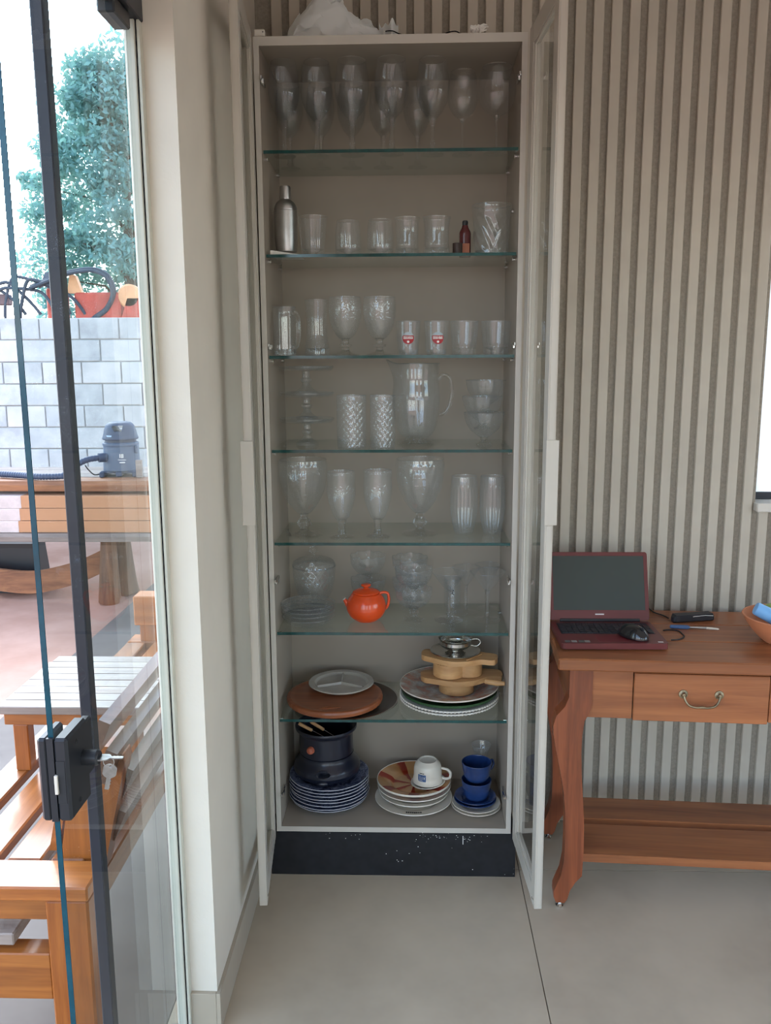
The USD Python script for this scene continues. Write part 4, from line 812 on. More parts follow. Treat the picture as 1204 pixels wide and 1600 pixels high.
red = usdkit.material(stage, '/World/Looks/painted_red_plate', {'tc': ('texture_coordinate', {}), 'gr': ('gradient_texture', {'gradient_type': 'radial'}), 'k': ('math', {'math_type': 'multiply', 'value2': 7.0}), 'fr': ('math', {'math_type': 'fraction'}),
    'n': ('noise_texture', {'scale': 26, 'detail': 4}), 'ad': ('math', {'math_type': 'multiply_add', 'value2': .5}), 'r': ('rgb_ramp', {'ramp': [(.38, s(150, 44, 26)), (.52, s(160, 52, 30)), (.62, s(196, 140, 88)), (1.0, s(206, 158, 112))]}),
    'n3': ('noise_texture', {'scale': 9, 'detail': 2}), 'r3': ('rgb_ramp', {'ramp': [(.48, (1, 1, 1)), (.58, (.62, .5, .3))]}), 'mx': ('mix', {'mix_type': 'multiply', 'fac': .8}), 'p': ('principled_bsdf', {'roughness': .22, 'coat_weight': .3})},
    [('tc.object', 'gr.vector'), ('gr.fac', 'k.value1'), ('k.value', 'fr.value1'), ('tc.object', 'n.vector'), ('n.fac', 'ad.value1'), ('fr.value', 'ad.value3'), ('ad.value', 'r.fac'), ('tc.object', 'n3.vector'), ('n3.fac', 'r3.fac'), ('r.color', 'mx.color1'), ('r3.color', 'mx.color2'), ('mx.color', 'p.base_color')], surface='p.BSDF')
g = thing('painted_plate', 'plate painted with red and ochre rays, top of the middle stack', 'plate', (cm[0]+.001, cm[1]+.006, zc), 2.3)
obj('plate', disc(plate_prof(Rr_*.985, .020, .004, .6)), red, g, smooth=45)
obj('cream_rim', lathe([(Rr_*.986, .0180), (Rr_*1.0, .0205), (Rr_*.985, .0250), (Rr_*.972, .0232), (Rr_*.986, .0180)], 72), M['cream_ceramic'], g, smooth=60)
cs_ = at(670, 1211, z=zc+.012); Rs2 = 27*km
cs_ = np.array([at(669, 1212, y=cm[1]-.012)[0], cm[1]-.012, zc+.0115])
g = thing('small_saucer', 'small cream saucer under the upturned cup', 'saucer', cs_)
obj('saucer', disc([(0, 0), (Rs2*.5, 0), (Rs2*.58, .002), (Rs2*.95, .0095), (Rs2, .0105), (Rs2*.99, .0125), (Rs2*.9, .0115), (Rs2*.55, .0042), (0, .004)]).apply_transform(trimesh.transformations.rotation_matrix(-.085, (0, 1, 0))), M['cream_ceramic'], g, smooth=45)
Rc_ = 23*km; hc_ = .071
g = thing('upturned_cup', 'cream cup with a blue printed picture, turned upside down on its saucer', 'cup', (cs_[0]-.002, cs_[1], cs_[2]+.0122))
obj('body', lathe(dense([(Rc_*.86, .004), (Rc_*.93, .0), (Rc_*1.0, .0005), (Rc_*1.0, .006), (Rc_*.95, hc_*.30), (Rc_*.93, hc_*.60), (Rc_*.86, hc_*.80), (Rc_*.64, hc_*.97), (Rc_*.60, hc_), (Rc_*.55, hc_*.995), (Rc_*.52, hc_*.955), (0, hc_*.95)], 46), 64), M['cream_ceramic'], g, smooth=45)
obj('handle', tube([(Rc_*.90, -.004, hc_*.62), (Rc_*1.25, -.008, hc_*.60), (Rc_*1.52, -.011, hc_*.42), (Rc_*1.48, -.011, hc_*.24), (Rc_*1.2, -.008, hc_*.15), (Rc_*.93, -.004, hc_*.18)], [.004, .0042, .0042, .0042, .0045, .0045], 14, smooth=26), M['cream_ceramic'], g, smooth=50)
rg = random.Random(8); pr_ = [sbox(-.013, -.007, .011, .012).buffer(.0012)]+[sbox(rg.uniform(-.014, .006), -.012, rg.uniform(.007, .012), -.005) for _ in range(3)]
pic = unary_union(pr_).difference(unary_union([sbox(-.009, -.002, -.0078, .008), sbox(-.004, -.004, -.0028, .006), sbox(.001, -.003, .0022, .007), sbox(.0055, -.001, .0085, .006), sbox(-.013, -.0065, .002, -.0052)]))
cap_ = sbox(-.009, .0165, .006, .0185)
obj('blue_picture', mv(mv(bend(mv(cat_([prism(q_, .0003) for q_ in getattr(pic, 'geoms', [pic])]), 0, 0, .0002), Rc_*.955), 0, 0, hc_*.36), rz=-.42), M['blue_print'], g)
obj('small_caption', mv(mv(bend(mv(prism(cap_, .0003), 0, 0, .0002), Rc_*.945), 0, 0, hc_*.36), rz=-.42), M['black_print'], g)
# right group: white saucers, blue saucers, stacked blue cups, glass sundae behind
cr_ = at(743.5, 1257, z=Z7+.01); kr = mpp(cr_); Rw_ = 38.5*kr; zx = Z7
for i, lab in enumerate(('lower white saucer, bottom of the blue cup stack', 'upper white saucer, under the blue saucers')):
    g = thing('white_saucer', lab, 'saucer', (cr_[0], cr_[1], zx), 0, 'white saucers'); obj('saucer', disc(plate_prof(Rw_*(.97 if i else 1), .012, .0035)), M['cream_ceramic'], g, smooth=45); zx += .0088
zx += .0006
for i, lab in enumerate(('lower cobalt blue saucer on the white saucers', 'upper cobalt blue saucer right under the stacked blue cups')):
    g = thing('blue_saucer', lab, 'saucer', (cr_[0]-.003, cr_[1]+.004, zx), 0, 'cobalt saucers'); obj('saucer', disc(plate_prof(33*kr*(1-.03*i), .013, .0035)), M['cobalt'], g, smooth=45); zx += .0088
zx -= .0045
for i, lab in enumerate(('lower cobalt blue cup standing on the blue saucer', 'upper cobalt blue cup nested slightly askew in the lower one')):
    R = 23.5*kr; h = .062 if i == 0 else .058
    g = thing('blue_cup', lab, 'cup', (cr_[0]+.0005*i, cr_[1]+.004, zx), 0, 'cobalt cups')
    obj('body', vessel(np.array([(0, 0), (.60, 0), (.64, .02), (.82, .22), (.92, .6), (1.0, 1.0)])*[R*(1 if i == 0 else 1.0), h], .0026 if i == 0 else .003, .005, 60, 30), M['cobalt'], g, smooth=45)
    hm = tube([(R*.93, 0, h*.80), (R*1.28, 0, h*.84), (R*1.42, 0, h*.6), (R*1.25, 0, h*.34), (R*.89, 0, h*.30)], .0036, 12, smooth=22)
    obj('handle', mv(hm, rz=1.0 if i == 0 else .6), M['cobalt'], g, smooth=50); zx += h*.0+.0625
xg = at(751, 1175, y=.235)[0]
hz = at(751, 1163, y=.225)[2]-Z7
g = thing('tall_sundae_glass', 'pale fluted sundae glass standing behind the stacked blue cups', 'glass', (at(751, 1175, y=.225)[0], .225, Z7))
Rz = 14.5*kr*1.08
obj('bowl', shell(dense(np.array([(0, .40), (.3, .405), (.42, .5), (.62, .75), (.9, .92), (1.0, 1.0)])*[Rz, hz], 30), .002, 72, lambda T, r, z, o: (r*(1-np.where(z < hz*.9, .09*np.abs(np.cos(5*T)), 0)), z)), M['glass_press'], g, smooth=40)
obj('stem', lathe(dense(np.array([(0, 0), (.8, 0), (.82, .02), (.4, .06), (.2, .14), (.18, .3), (.3, .42), (0, .42)])*[Rz, hz], 26), 40), M['glass_relief'], g, smooth=40)
# ================================================================ on top of the cabinet
ZC = 2.3674
def crumpled(w, d, h, seed, name):
    n, m_ = 90, 46; th = np.linspace(0, 2*PI, n, endpoint=False); ph = np.linspace(0, 1, m_); T, Pq = np.meshgrid(th, ph, indexing='ij')
    prof = np.sin(Pq*PI/2)**.8; X = np.cos(T)*prof*w; Y = np.sin(T)*prof*d; hx = h(X/w)
    zz = hx*np.cos(Pq*PI/2)**.55
    Pn = np.stack([X, Y, zz], -1); q = Pn*np.array([17, 17, 17]); nz = meshkit.fbm(q, 3, seed)-.5; cr1 = np.abs(meshkit.fbm(Pn*26, 3, seed+9)-.5)*2
    sc_ = np.minimum(1, zz/.02+.3)[..., None]
    fold = np.abs(meshkit.fbm(np.stack([X*22+Y*9, Y*34, zz*18], -1), 4, seed+3)-.5)*2; nz = nz-fold*.55+.1
    Pn = Pn+np.stack([nz*.035, nz*.03, (nz*.06-cr1*.03)], -1)*sc_
    Pn[..., 2] = np.maximum(Pn[..., 2], .001); Pn[:, -1, 2] = .001
    return grid_mesh(Pn, close_u=True)
g = thing('plastic_bag', 'crumpled white plastic bag lying on top of the cabinet', 'bag', (at(532, 50, y=.11)[0], .11, ZC))
def hprof(u): return .118*np.exp(-((u+.28)/.40)**2)+.05*np.exp(-((u+.8)/.3)**2)+.062*np.exp(-((u-.5)/.40)**2)+.012
bgm = crumpled(.156, .085, hprof, 4, 'bag'); obj('bag_body', bgm, M['bag'], g, smooth=28)
wv_ = np.array([[(.105+.05*a_, -.055+.02*math.sin(a_*7), .009+.036*b_+.006*math.sin(a_*16+b_*3)) for b_ in np.linspace(0, 1, 6)] for a_ in np.linspace(0, 1, 24)])
obj('bag_opening', cat_([grid_mesh(wv_), mv(grid_mesh(wv_[::-1]), y=.0008)]), M['bag'], g, smooth=50)
p = at(417, 52, y=.03)
g = thing('white_adapter', 'small white plastic plate with a screw hole at the left edge of the cabinet top', 'adapter', (-.338, .006, ZC))
obj('plate', mv(box(-.011, .0165, -.004, .02, 0, .018, .002), ry=0), M['white_ceramic'], g)
obj('screw_hole', mv(lathe([(0, 0), (.0014, 0), (.0014, .0006), (0, .0006)], 12), .012, -.0041, .011, rx=PI/2), M['black_plastic'], g)
for lab, pts in (('short black cable end poking out from under the plastic bag', [(602, 49), (612, 47.5), (622, 51), (636, 54)]), ('black cable loop rising over the middle of the cabinet top', [(694, 55), (703, 49), (711, 47.5), (719, 50), (726, 56)])):
    P3 = [at(u, v, y=.012) for u, v in pts]; P3 = [np.array([q[0], .012+i*.003, max(q[2], ZC+.0017)]) for i, q in enumerate(P3)]
    o0 = np.array([P3[0][0], .012, ZC]); g = thing('black_cable', lab, 'cable', o0)
    obj('cable', tube([q-o0 for q in P3], .0015, 8, smooth=24), M['rubber'], g, smooth=60)
p = at(746, 46, y=.12); g = thing('feather_tuft', 'little pale fluffy tuft on the right of the cabinet top', 'tuft', (at(746, 50, y=.02)[0], .02, ZC))
rg = random.Random(3); fl_ = []
for i in range(46):
    a = rg.uniform(-.2, .25); x0 = rg.uniform(-.02, .006); L_ = rg.uniform(.012, .024); z0 = rg.uniform(.002, .011)
    fl_.append(tube([(x0, rg.uniform(-.006, .006), z0), (x0+L_*.5, rg.uniform(-.006, .006), z0+.004*rg.uniform(-.4, 1)), (x0+L_, rg.uniform(-.004, .004), max(.001, z0*.6+.005+a*.006))], [.0016, .0014, .0004], 5))
obj('tuft', cat_(fl_).apply_scale((1.0, 1.0, 1.9)), M['cloth'], g, smooth=60, kind='stuff')
# ================================================================ desk with laptop and things on it
RZ = -.062; DO = np.array([.447, -.176, 0.0]); DL, DD, DT = 1.42, .475, .760
def dk(x, y, z=0):
    c_, s_ = math.cos(RZ), math.sin(RZ); return np.array([DO[0]+c_*x-s_*y, DO[1]+s_*x+c_*y, z])
def dinv(P): 
    c_, s_ = math.cos(RZ), math.sin(RZ); d = np.asarray(P)-DO; return np.array([c_*d[0]+s_*d[1], -s_*d[0]+c_*d[1], P[2]])
ds = thing('desk', 'reddish pine console desk with curved legs, one drawer and a low shelf', 'desk', DO, RZ)
for k, (y0, y1) in enumerate(((0, .17), (.1712, .33), (.3312, DD))): obj('top_board', box(0, DL, y0, y1, DT-.034, DT, .004), M['pine'], ds)
ax0, ax1, ay0 = .036, DL-.036, .034
obj('apron', cat_([box(ax0+.05, .205, ay0, ay0+.022, .582, DT-.0345, .001), box(.564, ax1-.05, ay0, ay0+.022, .582, DT-.0345, .001), box(.205, .564, ay0, ay0+.022, .716, DT-.0345)]), M['pine'], ds)
obj('side_apron', box(ax0+.005, ax0+.027, ay0+.05, DD-.06, .582, DT-.0345, .001), M['pine_y'], ds)
obj('side_apron', box(ax1-.027, ax1-.005, ay0+.05, DD-.06, .582, DT-.0345, .001), M['pine_y'], ds)
obj('back_apron', box(ax0+.05, ax1-.05, DD-.05, DD-.03, .582, DT-.0345, .001), M['pine'], ds)
dr = obj('drawer', cat_([box(.2075, .5615, ay0-.003, ay0+.018, .578, .7135, .002), box(.22, .55, ay0+.018, ay0+.3, .59, .70)]), M['pine'], ds)
hxc, hzc = (.2075+.5615)/2-.0, .652
ros = lathe([(0, 0), (.0125, 0), (.012, .002), (.0085, .0028), (.0055, .005), (.004, .010), (0, .0105)], 24)
hp_ = [(-.047, -.010, hzc+.004), (-.042, -.014, hzc-.010), (-.030, -.017, hzc-.021), (-.012, -.018, hzc-.024), (0, -.018, hzc-.023), (.012, -.018, hzc-.024), (.030, -.017, hzc-.021), (.042, -.014, hzc-.010), (.047, -.010, hzc+.004)]
obj('handle', cat_([mv(ros, hxc-.047, ay0-.003, hzc+.006, rx=PI/2), mv(ros, hxc+.047, ay0-.003, hzc+.006, rx=PI/2),
                    tube([(hxc+a, ay0-.003+b_, c_) for a, b_, c_ in hp_], [.0028, .003, .0034, .0030, .0042, .0030, .0034, .003, .0028], 12, smooth=36)]), M['brass'], dr, smooth=50)
leg_L = [(.036, .726), (.036, .640), (.026, .612), (.004, .585), (-.004, .556), (-.003, .528), (.006, .480), (.019, .42), (.030, .36), (.036, .29), (.038, .21), (.037, .15), (.030, .105), (.018, .072), (.012, .055), (.011, .037), (.018, .020)]
leg_R = [(.042, .019), (.050, .032), (.056, .058), (.071, .085), (.088, .105), (.0905, .18), (.089, .26), (.083, .34), (.077, .42), (.074, .48), (.075, .53), (.079, .57), (.090, .592), (.098, .62), (.098, .726)]
LP = Polygon(leg_L+leg_R)
def legm(flip):
    m = prism(LP, .052, 'y')
    if flip: m.vertices[:, 0] = -m.vertices[:, 0]; m.invert()
    return m
glide = lathe([(0, .0001), (.011, .0001), (.0115, .005), (.006, .009), (.004, .016), (0, .016)], 18)
for sx, sy in ((0, 0), (1, 0), (0, 1), (1, 1)):
    y0 = ay0-.0035 if sy == 0 else DD-.085; x0 = 0 if sx == 0 else DL
    l = obj('leg', mv(legm(sx), x0, y0, 0), M['pine_z'], ds)
    obj('foot_glide', mv(glide, x0+(.030 if sx == 0 else -.030), y0+.014, 0), M['chrome'], l, smooth=40)
for y0, y1 in ((.004, .20), (.2012, .36)): obj('shelf_board', box(.078, DL-.078, y0+.03, y1, .147, .172, .002), mat('shelf_pine_fix', (0, 0, 0)) if False else M['pine'], ds)
# ---- laptop
lp0 = at(1045, 1007, z=DT+.018)
LRZ = RZ+.065; LW, LDp = .292, .205
lo_ = np.array([lp0[0]-LW*math.cos(LRZ), lp0[1]-LW*math.sin(LRZ)-.0, DT+.0006])
lt = thing('laptop', 'open red laptop with a dark blank screen at the left end of the desk', 'laptop', lo_, LRZ)
def rrect(w, d, r): return sbox(r, r, w-r, d-r).buffer(r, 6)
for fx, fy in ((.02, .02), (LW-.02, .02), (.02, LDp-.02), (LW-.02, LDp-.02)):
    obj('rubber_foot', mv(lathe([(0, 0), (.006, 0), (.005, .003), (0, .003)], 14), fx, fy, 0), M['rubber'], lt)
bs = obj('base', mv(prism(rrect(LW, LDp, .012), .0165), z=.003), M['red_plastic'], lt)
obj('keyboard_well', box(.014, LW-.014, .085, LDp-.022, .0195, .0202), M['black_plastic'], bs)
kk = []
for r_ in range(5):
    for c_ in range(15): kk.append(box(.017+c_*.0173, .017+c_*.0173+.0153, .0875+r_*.0188, .0875+r_*.0188+.0165, .0202, .0222, .0008))
obj('key_caps', cat_(kk), M['keys'], bs, kind='stuff')
obj('touchpad', box(.105, .185, .018, .068, .0195, .0199, .0001), mat('touchpad', s(100, 30, 34), .4), bs)
for i, (x0, cx_) in enumerate(((.012, (90, 92, 90)), (.030, (150, 142, 136)), (.050, (84, 88, 84)), (.066, (140, 134, 128)))): obj('sticker', box(x0, x0+.0145, .010, .026, .0195, .0198), mat(f'sticker_{i}', s(*cx_), .35), bs)
obj('power_badge', box(LW-.026, LW-.012, .010, .018, .0195, .0199), M['silver_text'], bs)
th_ = math.radians(19); Hl = .203
def tilt(m): m = mv(m, rx=PI/2-th_); m.apply_translation((0, LDp-.006, .0235)); return m
# lid built flat in xy (x width, y height), then raised
lidm = tilt(mv(prism(rrect(LW, Hl, .008), .006), 0, 0, -.006))
lid = obj('lid', lidm, M['red_plastic'], lt)
obj('bezel_frame', cat_([tilt(box(.002, LW-.002, .002, .030, 0, .0012, .0004)), tilt(box(.002, LW-.002, Hl-.012, Hl-.002, 0, .0012, .0004)), tilt(box(.002, .011, .028, Hl-.011, 0, .0012, .0004)), tilt(box(LW-.011, LW-.002, .028, Hl-.011, 0, .0012, .0004))]), M['red_plastic'], lid)
obj('screen', tilt(box(.010, LW-.010, .029, Hl-.011, .0001, .0007)), M['screen'], lid)
obj('silver_wordmark', tilt(box(LW*.5-.013, LW*.5+.013, .0155, .0195, .0012, .0015)), M['silver_text'], lid)
obj('hinge_bar', mv(trimesh.creation.cylinder(.0055, LW*.8, sections=16), LW/2, LDp-.004, .0235, ry=PI/2), M['black_plastic'], lt, smooth=40)
# ---- mouse on the keyboard
mp_ = at(989, 990, z=DT+.030)
ms = thing('mouse', 'glossy black mouse lying on the right of the laptop keyboard', 'mouse', (mp_[0], mp_[1], DT+.0232), .6)
mm = sphere(1, 3, (.030, .050, .034)); mm = trimesh.intersections.slice_mesh_plane(mm, (0, 0, 1), (0, 0, 0), cap=True, engine='earcut') if False else mm
v_ = mm.vertices.copy(); v_[:, 2] = np.maximum(v_[:, 2], 0); mm.vertices = v_
obj('shell', mm, mat('gloss_black', s(16, 16, 18), .08, var=.02, coat=.6), ms, smooth=50)
obj('button_seam', tube([(0, -.0492, .006), (0, -.040, .0213), (0, -.024, .0302), (0, -.012, .0334)], .0007, 6), M['rubber'], ms, smooth=60)
obj('wheel', mv(trimesh.creation.cylinder(.006, .006, sections=20), 0, -.030, .0262, ry=PI/2), M['rubber'], ms, smooth=40)
# ---- cable, case, craft knife
cz = DT+.0022
cp_ = [at(u, v, z=cz) for u, v in ((1006, 938), (1022, 962), (1034, 972), (1050, 977), (1059, 984), (1056, 991), (1044, 993), (1030, 991))]
cp_ = [at(u, v, z=cz) for u, v in ((1036, 985), (1050, 984), (1062, 987), (1068, 993), (1060, 999), (1048, 1000))]; o0 = cp_[0].copy(); o0[2] = DT
g = thing('mouse_cable', 'thin black cable looped on the desk behind the laptop', 'cable', o0)
obj('cable', tube([np.array([q[0], q[1], DT+.0021])-o0 for q in cp_], .0018, 8, smooth=40), M['rubber'], g, smooth=60)
pc_ = [at(u, v, z=DT+.003) for u, v in ((1010, 948), (1022, 957), (1034, 961), (1044, 966))]; o0 = pc_[0].copy(); o0[2] = DT
g = thing('power_cable', 'thin dark power cable running from the laptop back towards the wall', 'cable', o0)
obj('cable', tube([q-o0 for q in pc_], .0019, 8, smooth=24), M['rubber'], g, smooth=60)
a, b_ = at(1050, 966, z=DT+.012), at(1113, 962, z=DT+.012)
g = thing('dark_case', 'dark rounded long case with a pale line lying by the battened wall', 'case', (*((a+b_)/2)[:2], DT+.0003), math.atan2(b_[1]-a[1], b_[0]-a[0]))
Lc = np.linalg.norm(b_-a)/2
obj('case_body', hull([(x, y, z) for x, w in ((-Lc, .6), (-Lc*.9, 1), (Lc*.88, 1), (Lc, .55)) for y, z in ((-.016*w, .004), (.016*w, .004), (-.010*w, 0), (.010*w, 0), (-.013*w, .020*w+.003), (.013*w, .020*w+.003))]), M['keys'], g, smooth=30)
obj('chrome_line', tube([(-Lc*.1, -.0142, .017), (Lc*.5, -.0146, .019), (Lc*.9, -.0135, .016)], .0012, 8), M['silver_text'], g, smooth=60)
a, b_ = at(1046, 979, z=DT+.006), at(1123, 983, z=DT+.004)
g = thing('craft_knife', 'thin pen-like tool with a blue grip and pale tip on the desk', 'tool', (a[0], a[1], DT+.0062), math.atan2(b_[1]-a[1], b_[0]-a[0]))
Lk = np.linalg.norm((b_-a)[:2])
obj('blue_grip', tube([(0, 0, 0), (.003, 0, 0), (Lk*.36, 0, 0), (Lk*.40, 0, 0)], [.003, .0055, .006, .004], 14), mat('blue_grip', s(70, 96, 136), .4), g, smooth=50)
obj('shaft', tube([(Lk*.40, 0, 0), (Lk*.74, 0, -.0005)], .0035, 12), M['steel'], g, smooth=50)
obj('tip', tube([(Lk*.74, 0, -.0005), (Lk*.97, 0, -.002), (Lk, 0, -.003)], [.0036, .003, .0008], 12), M['cream_ceramic'], g, smooth=50)
# ---- bowl with the blue bottle at the right edge
bc = np.array([1.106, -.028, DT+.0004]); Rb_ = .118
g = thing('clay_bowl', 'orange-brown bowl at the right edge of the desk holding a blue bottle', 'bowl', bc)
obj('bowl', vessel([(0, 0), (.055, 0), (.060, .003), (.088, .030), (.108, .058), (Rb_-.004, .068), (Rb_, .074)], .006, .008, 72, 34), M['basket'], g, smooth=45)
g = thing('blue_bottle', 'light blue plastic bottle leaning in the orange-brown bowl', 'bottle', bc+[-.094, -.008, .101])
d_ = np.array([.102, -.020, -.052]); d_ /= np.linalg.norm(d_)
ts = np.array([0, .002, .006, .03, .08, .12, .135]); obj('bottle_body', tube([d_*t for t in ts], [.004, .0165, .0185, .0195, .021, .021, .018], 28), M['blue_plastic'], g, smooth=45)
g = thing('orange', 'orange fruit at the back of the orange-brown bowl', 'fruit', bc+[.040, .040, .068]); obj('peel', sphere(.034, 3, (1, 1, .94)), M['orange_skin'], g, smooth=True)
g = thing('lime', 'pale green fruit peeking between the blue bottle and the orange', 'fruit', bc+[-.022, .052, .074]); obj('peel', sphere(.024, 3, (1.15, .95, .9)), M['lime'], g, smooth=True)
# ================================================================ the yard outside
gr = obj('ground', cat_([box(-40, -.525, -30, 60, -.12, -.02), box(-.525, 40, .46, 60, -.12, -.02), box(4.26, 40, -30, .46, -.12, -.02), box(-.525, 4.26, -30, -5.26, -.12, -.02)]), M['soil'], kind='structure')
obj('walkway', box(-1.75, -.5265, -4.5, 6, -.019, -.004, .002), M['walkway'], kind='structure')
# block wall
BW, BH, BY = .367, .2, 5.6
yw = obj('wall_yard', box(-9.2, -.9, BY+.012, BY+.13, -.02, 1.895), M['mortar'], kind='structure')
rg = random.Random(11); nrow = 10; zt_ = 1.905; mats3 = [M['block'], M['block'], M['block2'], M['block3']]
for r_ in range(nrow):
    z1 = zt_-r_*BH; z0 = z1-BH+.011; off = 0 if r_ % 2 == 0 else BW*.5
    if z0 < 0: z0 = 0.0
    n = int(8.3/BW)+1; x_ = -2.977+.006+off-17*BW
    for c_ in range(n+2):
        x0, x1 = x_+c_*BW, x_+(c_+1)*BW-.011
        x0, x1 = max(x0, -9.2), min(x1, -.9)
        if x1-x0 < .05: continue
        j = rg.uniform(-.004, .004)
        obj('block', box(x0, x1, BY+j, BY+.14, z0, z1, .005), mats3[rg.randrange(4)], yw)
# garden bench with a table between its two seats
SH = .42; bo = np.array([-.86, .2, -.004])
bn = thing('garden_bench', 'long varnished wooden double bench with a slatted back and a table between the seats', 'bench', bo)
L_ = lambda m: mv(m, -bo[0], -bo[1], -bo[2])
GX, GY, GZ = M['bench_x'], M['bench_y'], M['bench_z']
y0b, y1b = -.705, 1.04
obj('end_board', L_(box(-1.10, -.652, y0b, y0b+.108, SH-.034, SH, .004)), GX, bn)
obj('end_board', L_(box(-1.10, -.652, y1b-.1, y1b, SH-.034, SH, .004)), GX, bn)
for yy in (y0b+.004, y1b-.1):
    obj('leg', L_(box(-.75, -.654, yy, yy+.095, -.004, SH-.0345, .005)), GZ, bn); obj('leg', L_(box(-1.09, -.995, yy, yy+.095, -.004, SH-.0345, .005)), GZ, bn)
    obj('end_apron', L_(box(-.995, -.75, yy+.012, yy+.07, .33, SH-.0345, .003)), GX, bn)
    obj('lower_rail', L_(box(-.995, -.75, yy+.006, yy+.06, .135, .25, .003)), GX, bn)
obj('stretcher', L_(box(-.94, -.835, y0b+.02, y1b-.02, .262, .292, .003)), M['plank_grey'], bn)
for x0, x1 in ((-1.10, -1.020), (-.990, -.905), (-.880, -.80), (-.778, -.70)):
    obj('seat_slat', L_(box(x0, x1, y0b+.11, y1b-.104, SH-.030, SH-.001, .004)), GY, bn)
obj('side_rail', L_(box(-.702, -.655, y0b+.11, y1b-.104, SH-.10, SH-.032, .004)), GY, bn)
# back upright (leaning outwards, rounded top) near, middle and far
def upright(yc):
    lo_, hi = [], []
    P = [(-.757, SH-.03), (-.660, SH-.03), (-.598, .655), (-.600, .672), (-.625, .690), (-.66, .694), (-.69, .686), (-.708, .668)]
    return mv(prism(Polygon(P).buffer(.006).buffer(-.002), .055, 'y'), y=yc)
for yc in (-.588, .22, .90): obj('upright', L_(upright(yc)), GZ, bn)
slope = np.array([.62, .785]) ; slope /= np.linalg.norm(slope)
def slat_at(xt, zt2, w=.088, th=.022, ya=-.64, yb=1.0):
    # board leaning outward: top edge centre at (xt, zt2), runs along y
    d = np.array([.40, .92]); d /= np.linalg.norm(d); n_ = np.array([d[1], -d[0]])
    c0 = np.array([xt, zt2]); q = [c0+n_*th/2, c0-n_*th/2, c0-n_*th/2-d*w, c0+n_*th/2-d*w]
    return hull([(x, y, z) for x, z in q for y in (ya, yb)])
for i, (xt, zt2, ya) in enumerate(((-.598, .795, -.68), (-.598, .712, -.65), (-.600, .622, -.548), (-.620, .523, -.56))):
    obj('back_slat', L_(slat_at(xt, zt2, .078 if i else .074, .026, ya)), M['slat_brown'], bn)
obj('lumbar_slat', L_(hull([(x, y, z) for x, z in ((-.795, SH+.0), (-.775, SH-.0), (-.752, SH+.095), (-.772, SH+.10)) for y in (-.56, -.30)])), GY, bn)
# table part between the seats
for k in range(8):
    yy = -.172+k*.0515; obj('table_plank', L_(box(-1.09+.008*(k == 7), -.665, yy, yy+.0505, .588, .611, .002)), M['plank_grey'], bn)
obj('table_rail', L_(box(-1.075, -.68, -.165, -.14, .555, .5875, .002)), GX, bn)
obj('table_rail', L_(box(-1.075, -.68, .20, .225, .555, .5875, .002)), GX, bn)
for xx in (-1.052, -.74):
    for yy in (-.166, .19): obj('table_leg', L_(box(xx, xx+.042, yy, yy+.04, SH-.0012, .556, .003)), GZ, bn)
obj('arm_block', L_(box(-1.062, -.95, .93, 1.02, .492, .613, .004)), GX, bn); obj('arm_post', L_(box(-1.045, -.965, .945, 1.005, SH-.0012, .4925, .003)), GZ, bn)
# rustic table with the vacuum cleaner, bench under it with flat boxes
def wavy_slab(x0, x1, y0, y1, z0, z1, seed, amp=.02, n=26):
    xs = np.linspace(x0, x1, n); f = meshkit.fbm(np.stack([xs*3, xs*0, xs*0+seed], -1), 3, seed)-.5; b2 = meshkit.fbm(np.stack([xs*3, xs*0+5, xs*0+seed], -1), 3, seed+1)-.5
    ring_ = np.stack([np.stack([xs, y0+f*amp*2+.006, xs*0+z0], -1), np.stack([xs, y0+f*amp*2, xs*0+z0*.4+z1*.6], -1), np.stack([xs, y0+f*amp*2+.008, xs*0+z1], -1), np.stack([xs, y1+b2*amp*2, xs*0+z1], -1), np.stack([xs, y1+b2*amp*2, xs*0+z0], -1)], 1)
    m = grid_mesh(ring_, close_v=True); a, c_ = hull(np.vstack([ring_[0], ring_[0]+[1e-4, 0, 0]])), hull(np.vstack([ring_[-1], ring_[-1]-[1e-4, 0, 0]]))
    m = cat_([m, a, c_]); m.fix_normals(); return m
to = np.array([-2.4, 3.35, -.02])
rt_ = thing('rustic_table', 'rustic slab table of weathered boards with a rough live edge, under the vacuum cleaner', 'table', to)
T_ = lambda m: mv(m, -to[0], -to[1], -to[2])
for k, (ya, yb) in enumerate(((3.0, 3.19), (3.195, 3.36), (3.365, 3.53), (3.535, 3.72))): obj('slab_board', T_(wavy_slab(-3.6, -1.2, ya, yb, .715 if k == 0 else .74, .78, 20+k, .012 if k == 0 else .001)), M['log_x'] if k == 0 else M['slab_grey'], rt_)
for x in (-3.3, -1.42):
    for y in (3.40, 3.62): obj('table_leg', T_(tube([(x, y, -.02), (x+.01, y, .3), (x-.01, y, .735)], [.062, .05, .055], 10, smooth=8)), M['log'], rt_, smooth=50)
ro = np.array([-2.2, 3.1, -.02])
rb = thing('log_bench', 'low rustic bench on splayed log legs, carrying a stack of flat cardboard boxes', 'bench', ro)
R_ = lambda m: mv(m, -ro[0], -ro[1], -ro[2])
obj('seat_slab', R_(wavy_slab(-3.4, -1.42, 2.93, 3.32, .400, .452, 31, .012)), M['slab_grey'], rb)
for (x, y, lean) in ((-1.905, 3.0, -.03), (-1.86, 3.22, .05), (-3.2, 3.0, -.03), (-3.15, 3.22, .05)):
    obj('log_leg', R_(tube([(x+lean*.3, y, -.02), (x, y, .02), (x-lean*.2, y, .2), (x-lean*.4, y+.01, .402)], [.066, .072, .060, .050], 12, smooth=10)), M['log'], rb, smooth=50)
cs_p = [(-3.1, 3.1, .18), (-2.7, 3.08, .12), (-2.45, 3.06, .105), (-2.2, 3.07, .15), (-1.95, 3.09, .25)]
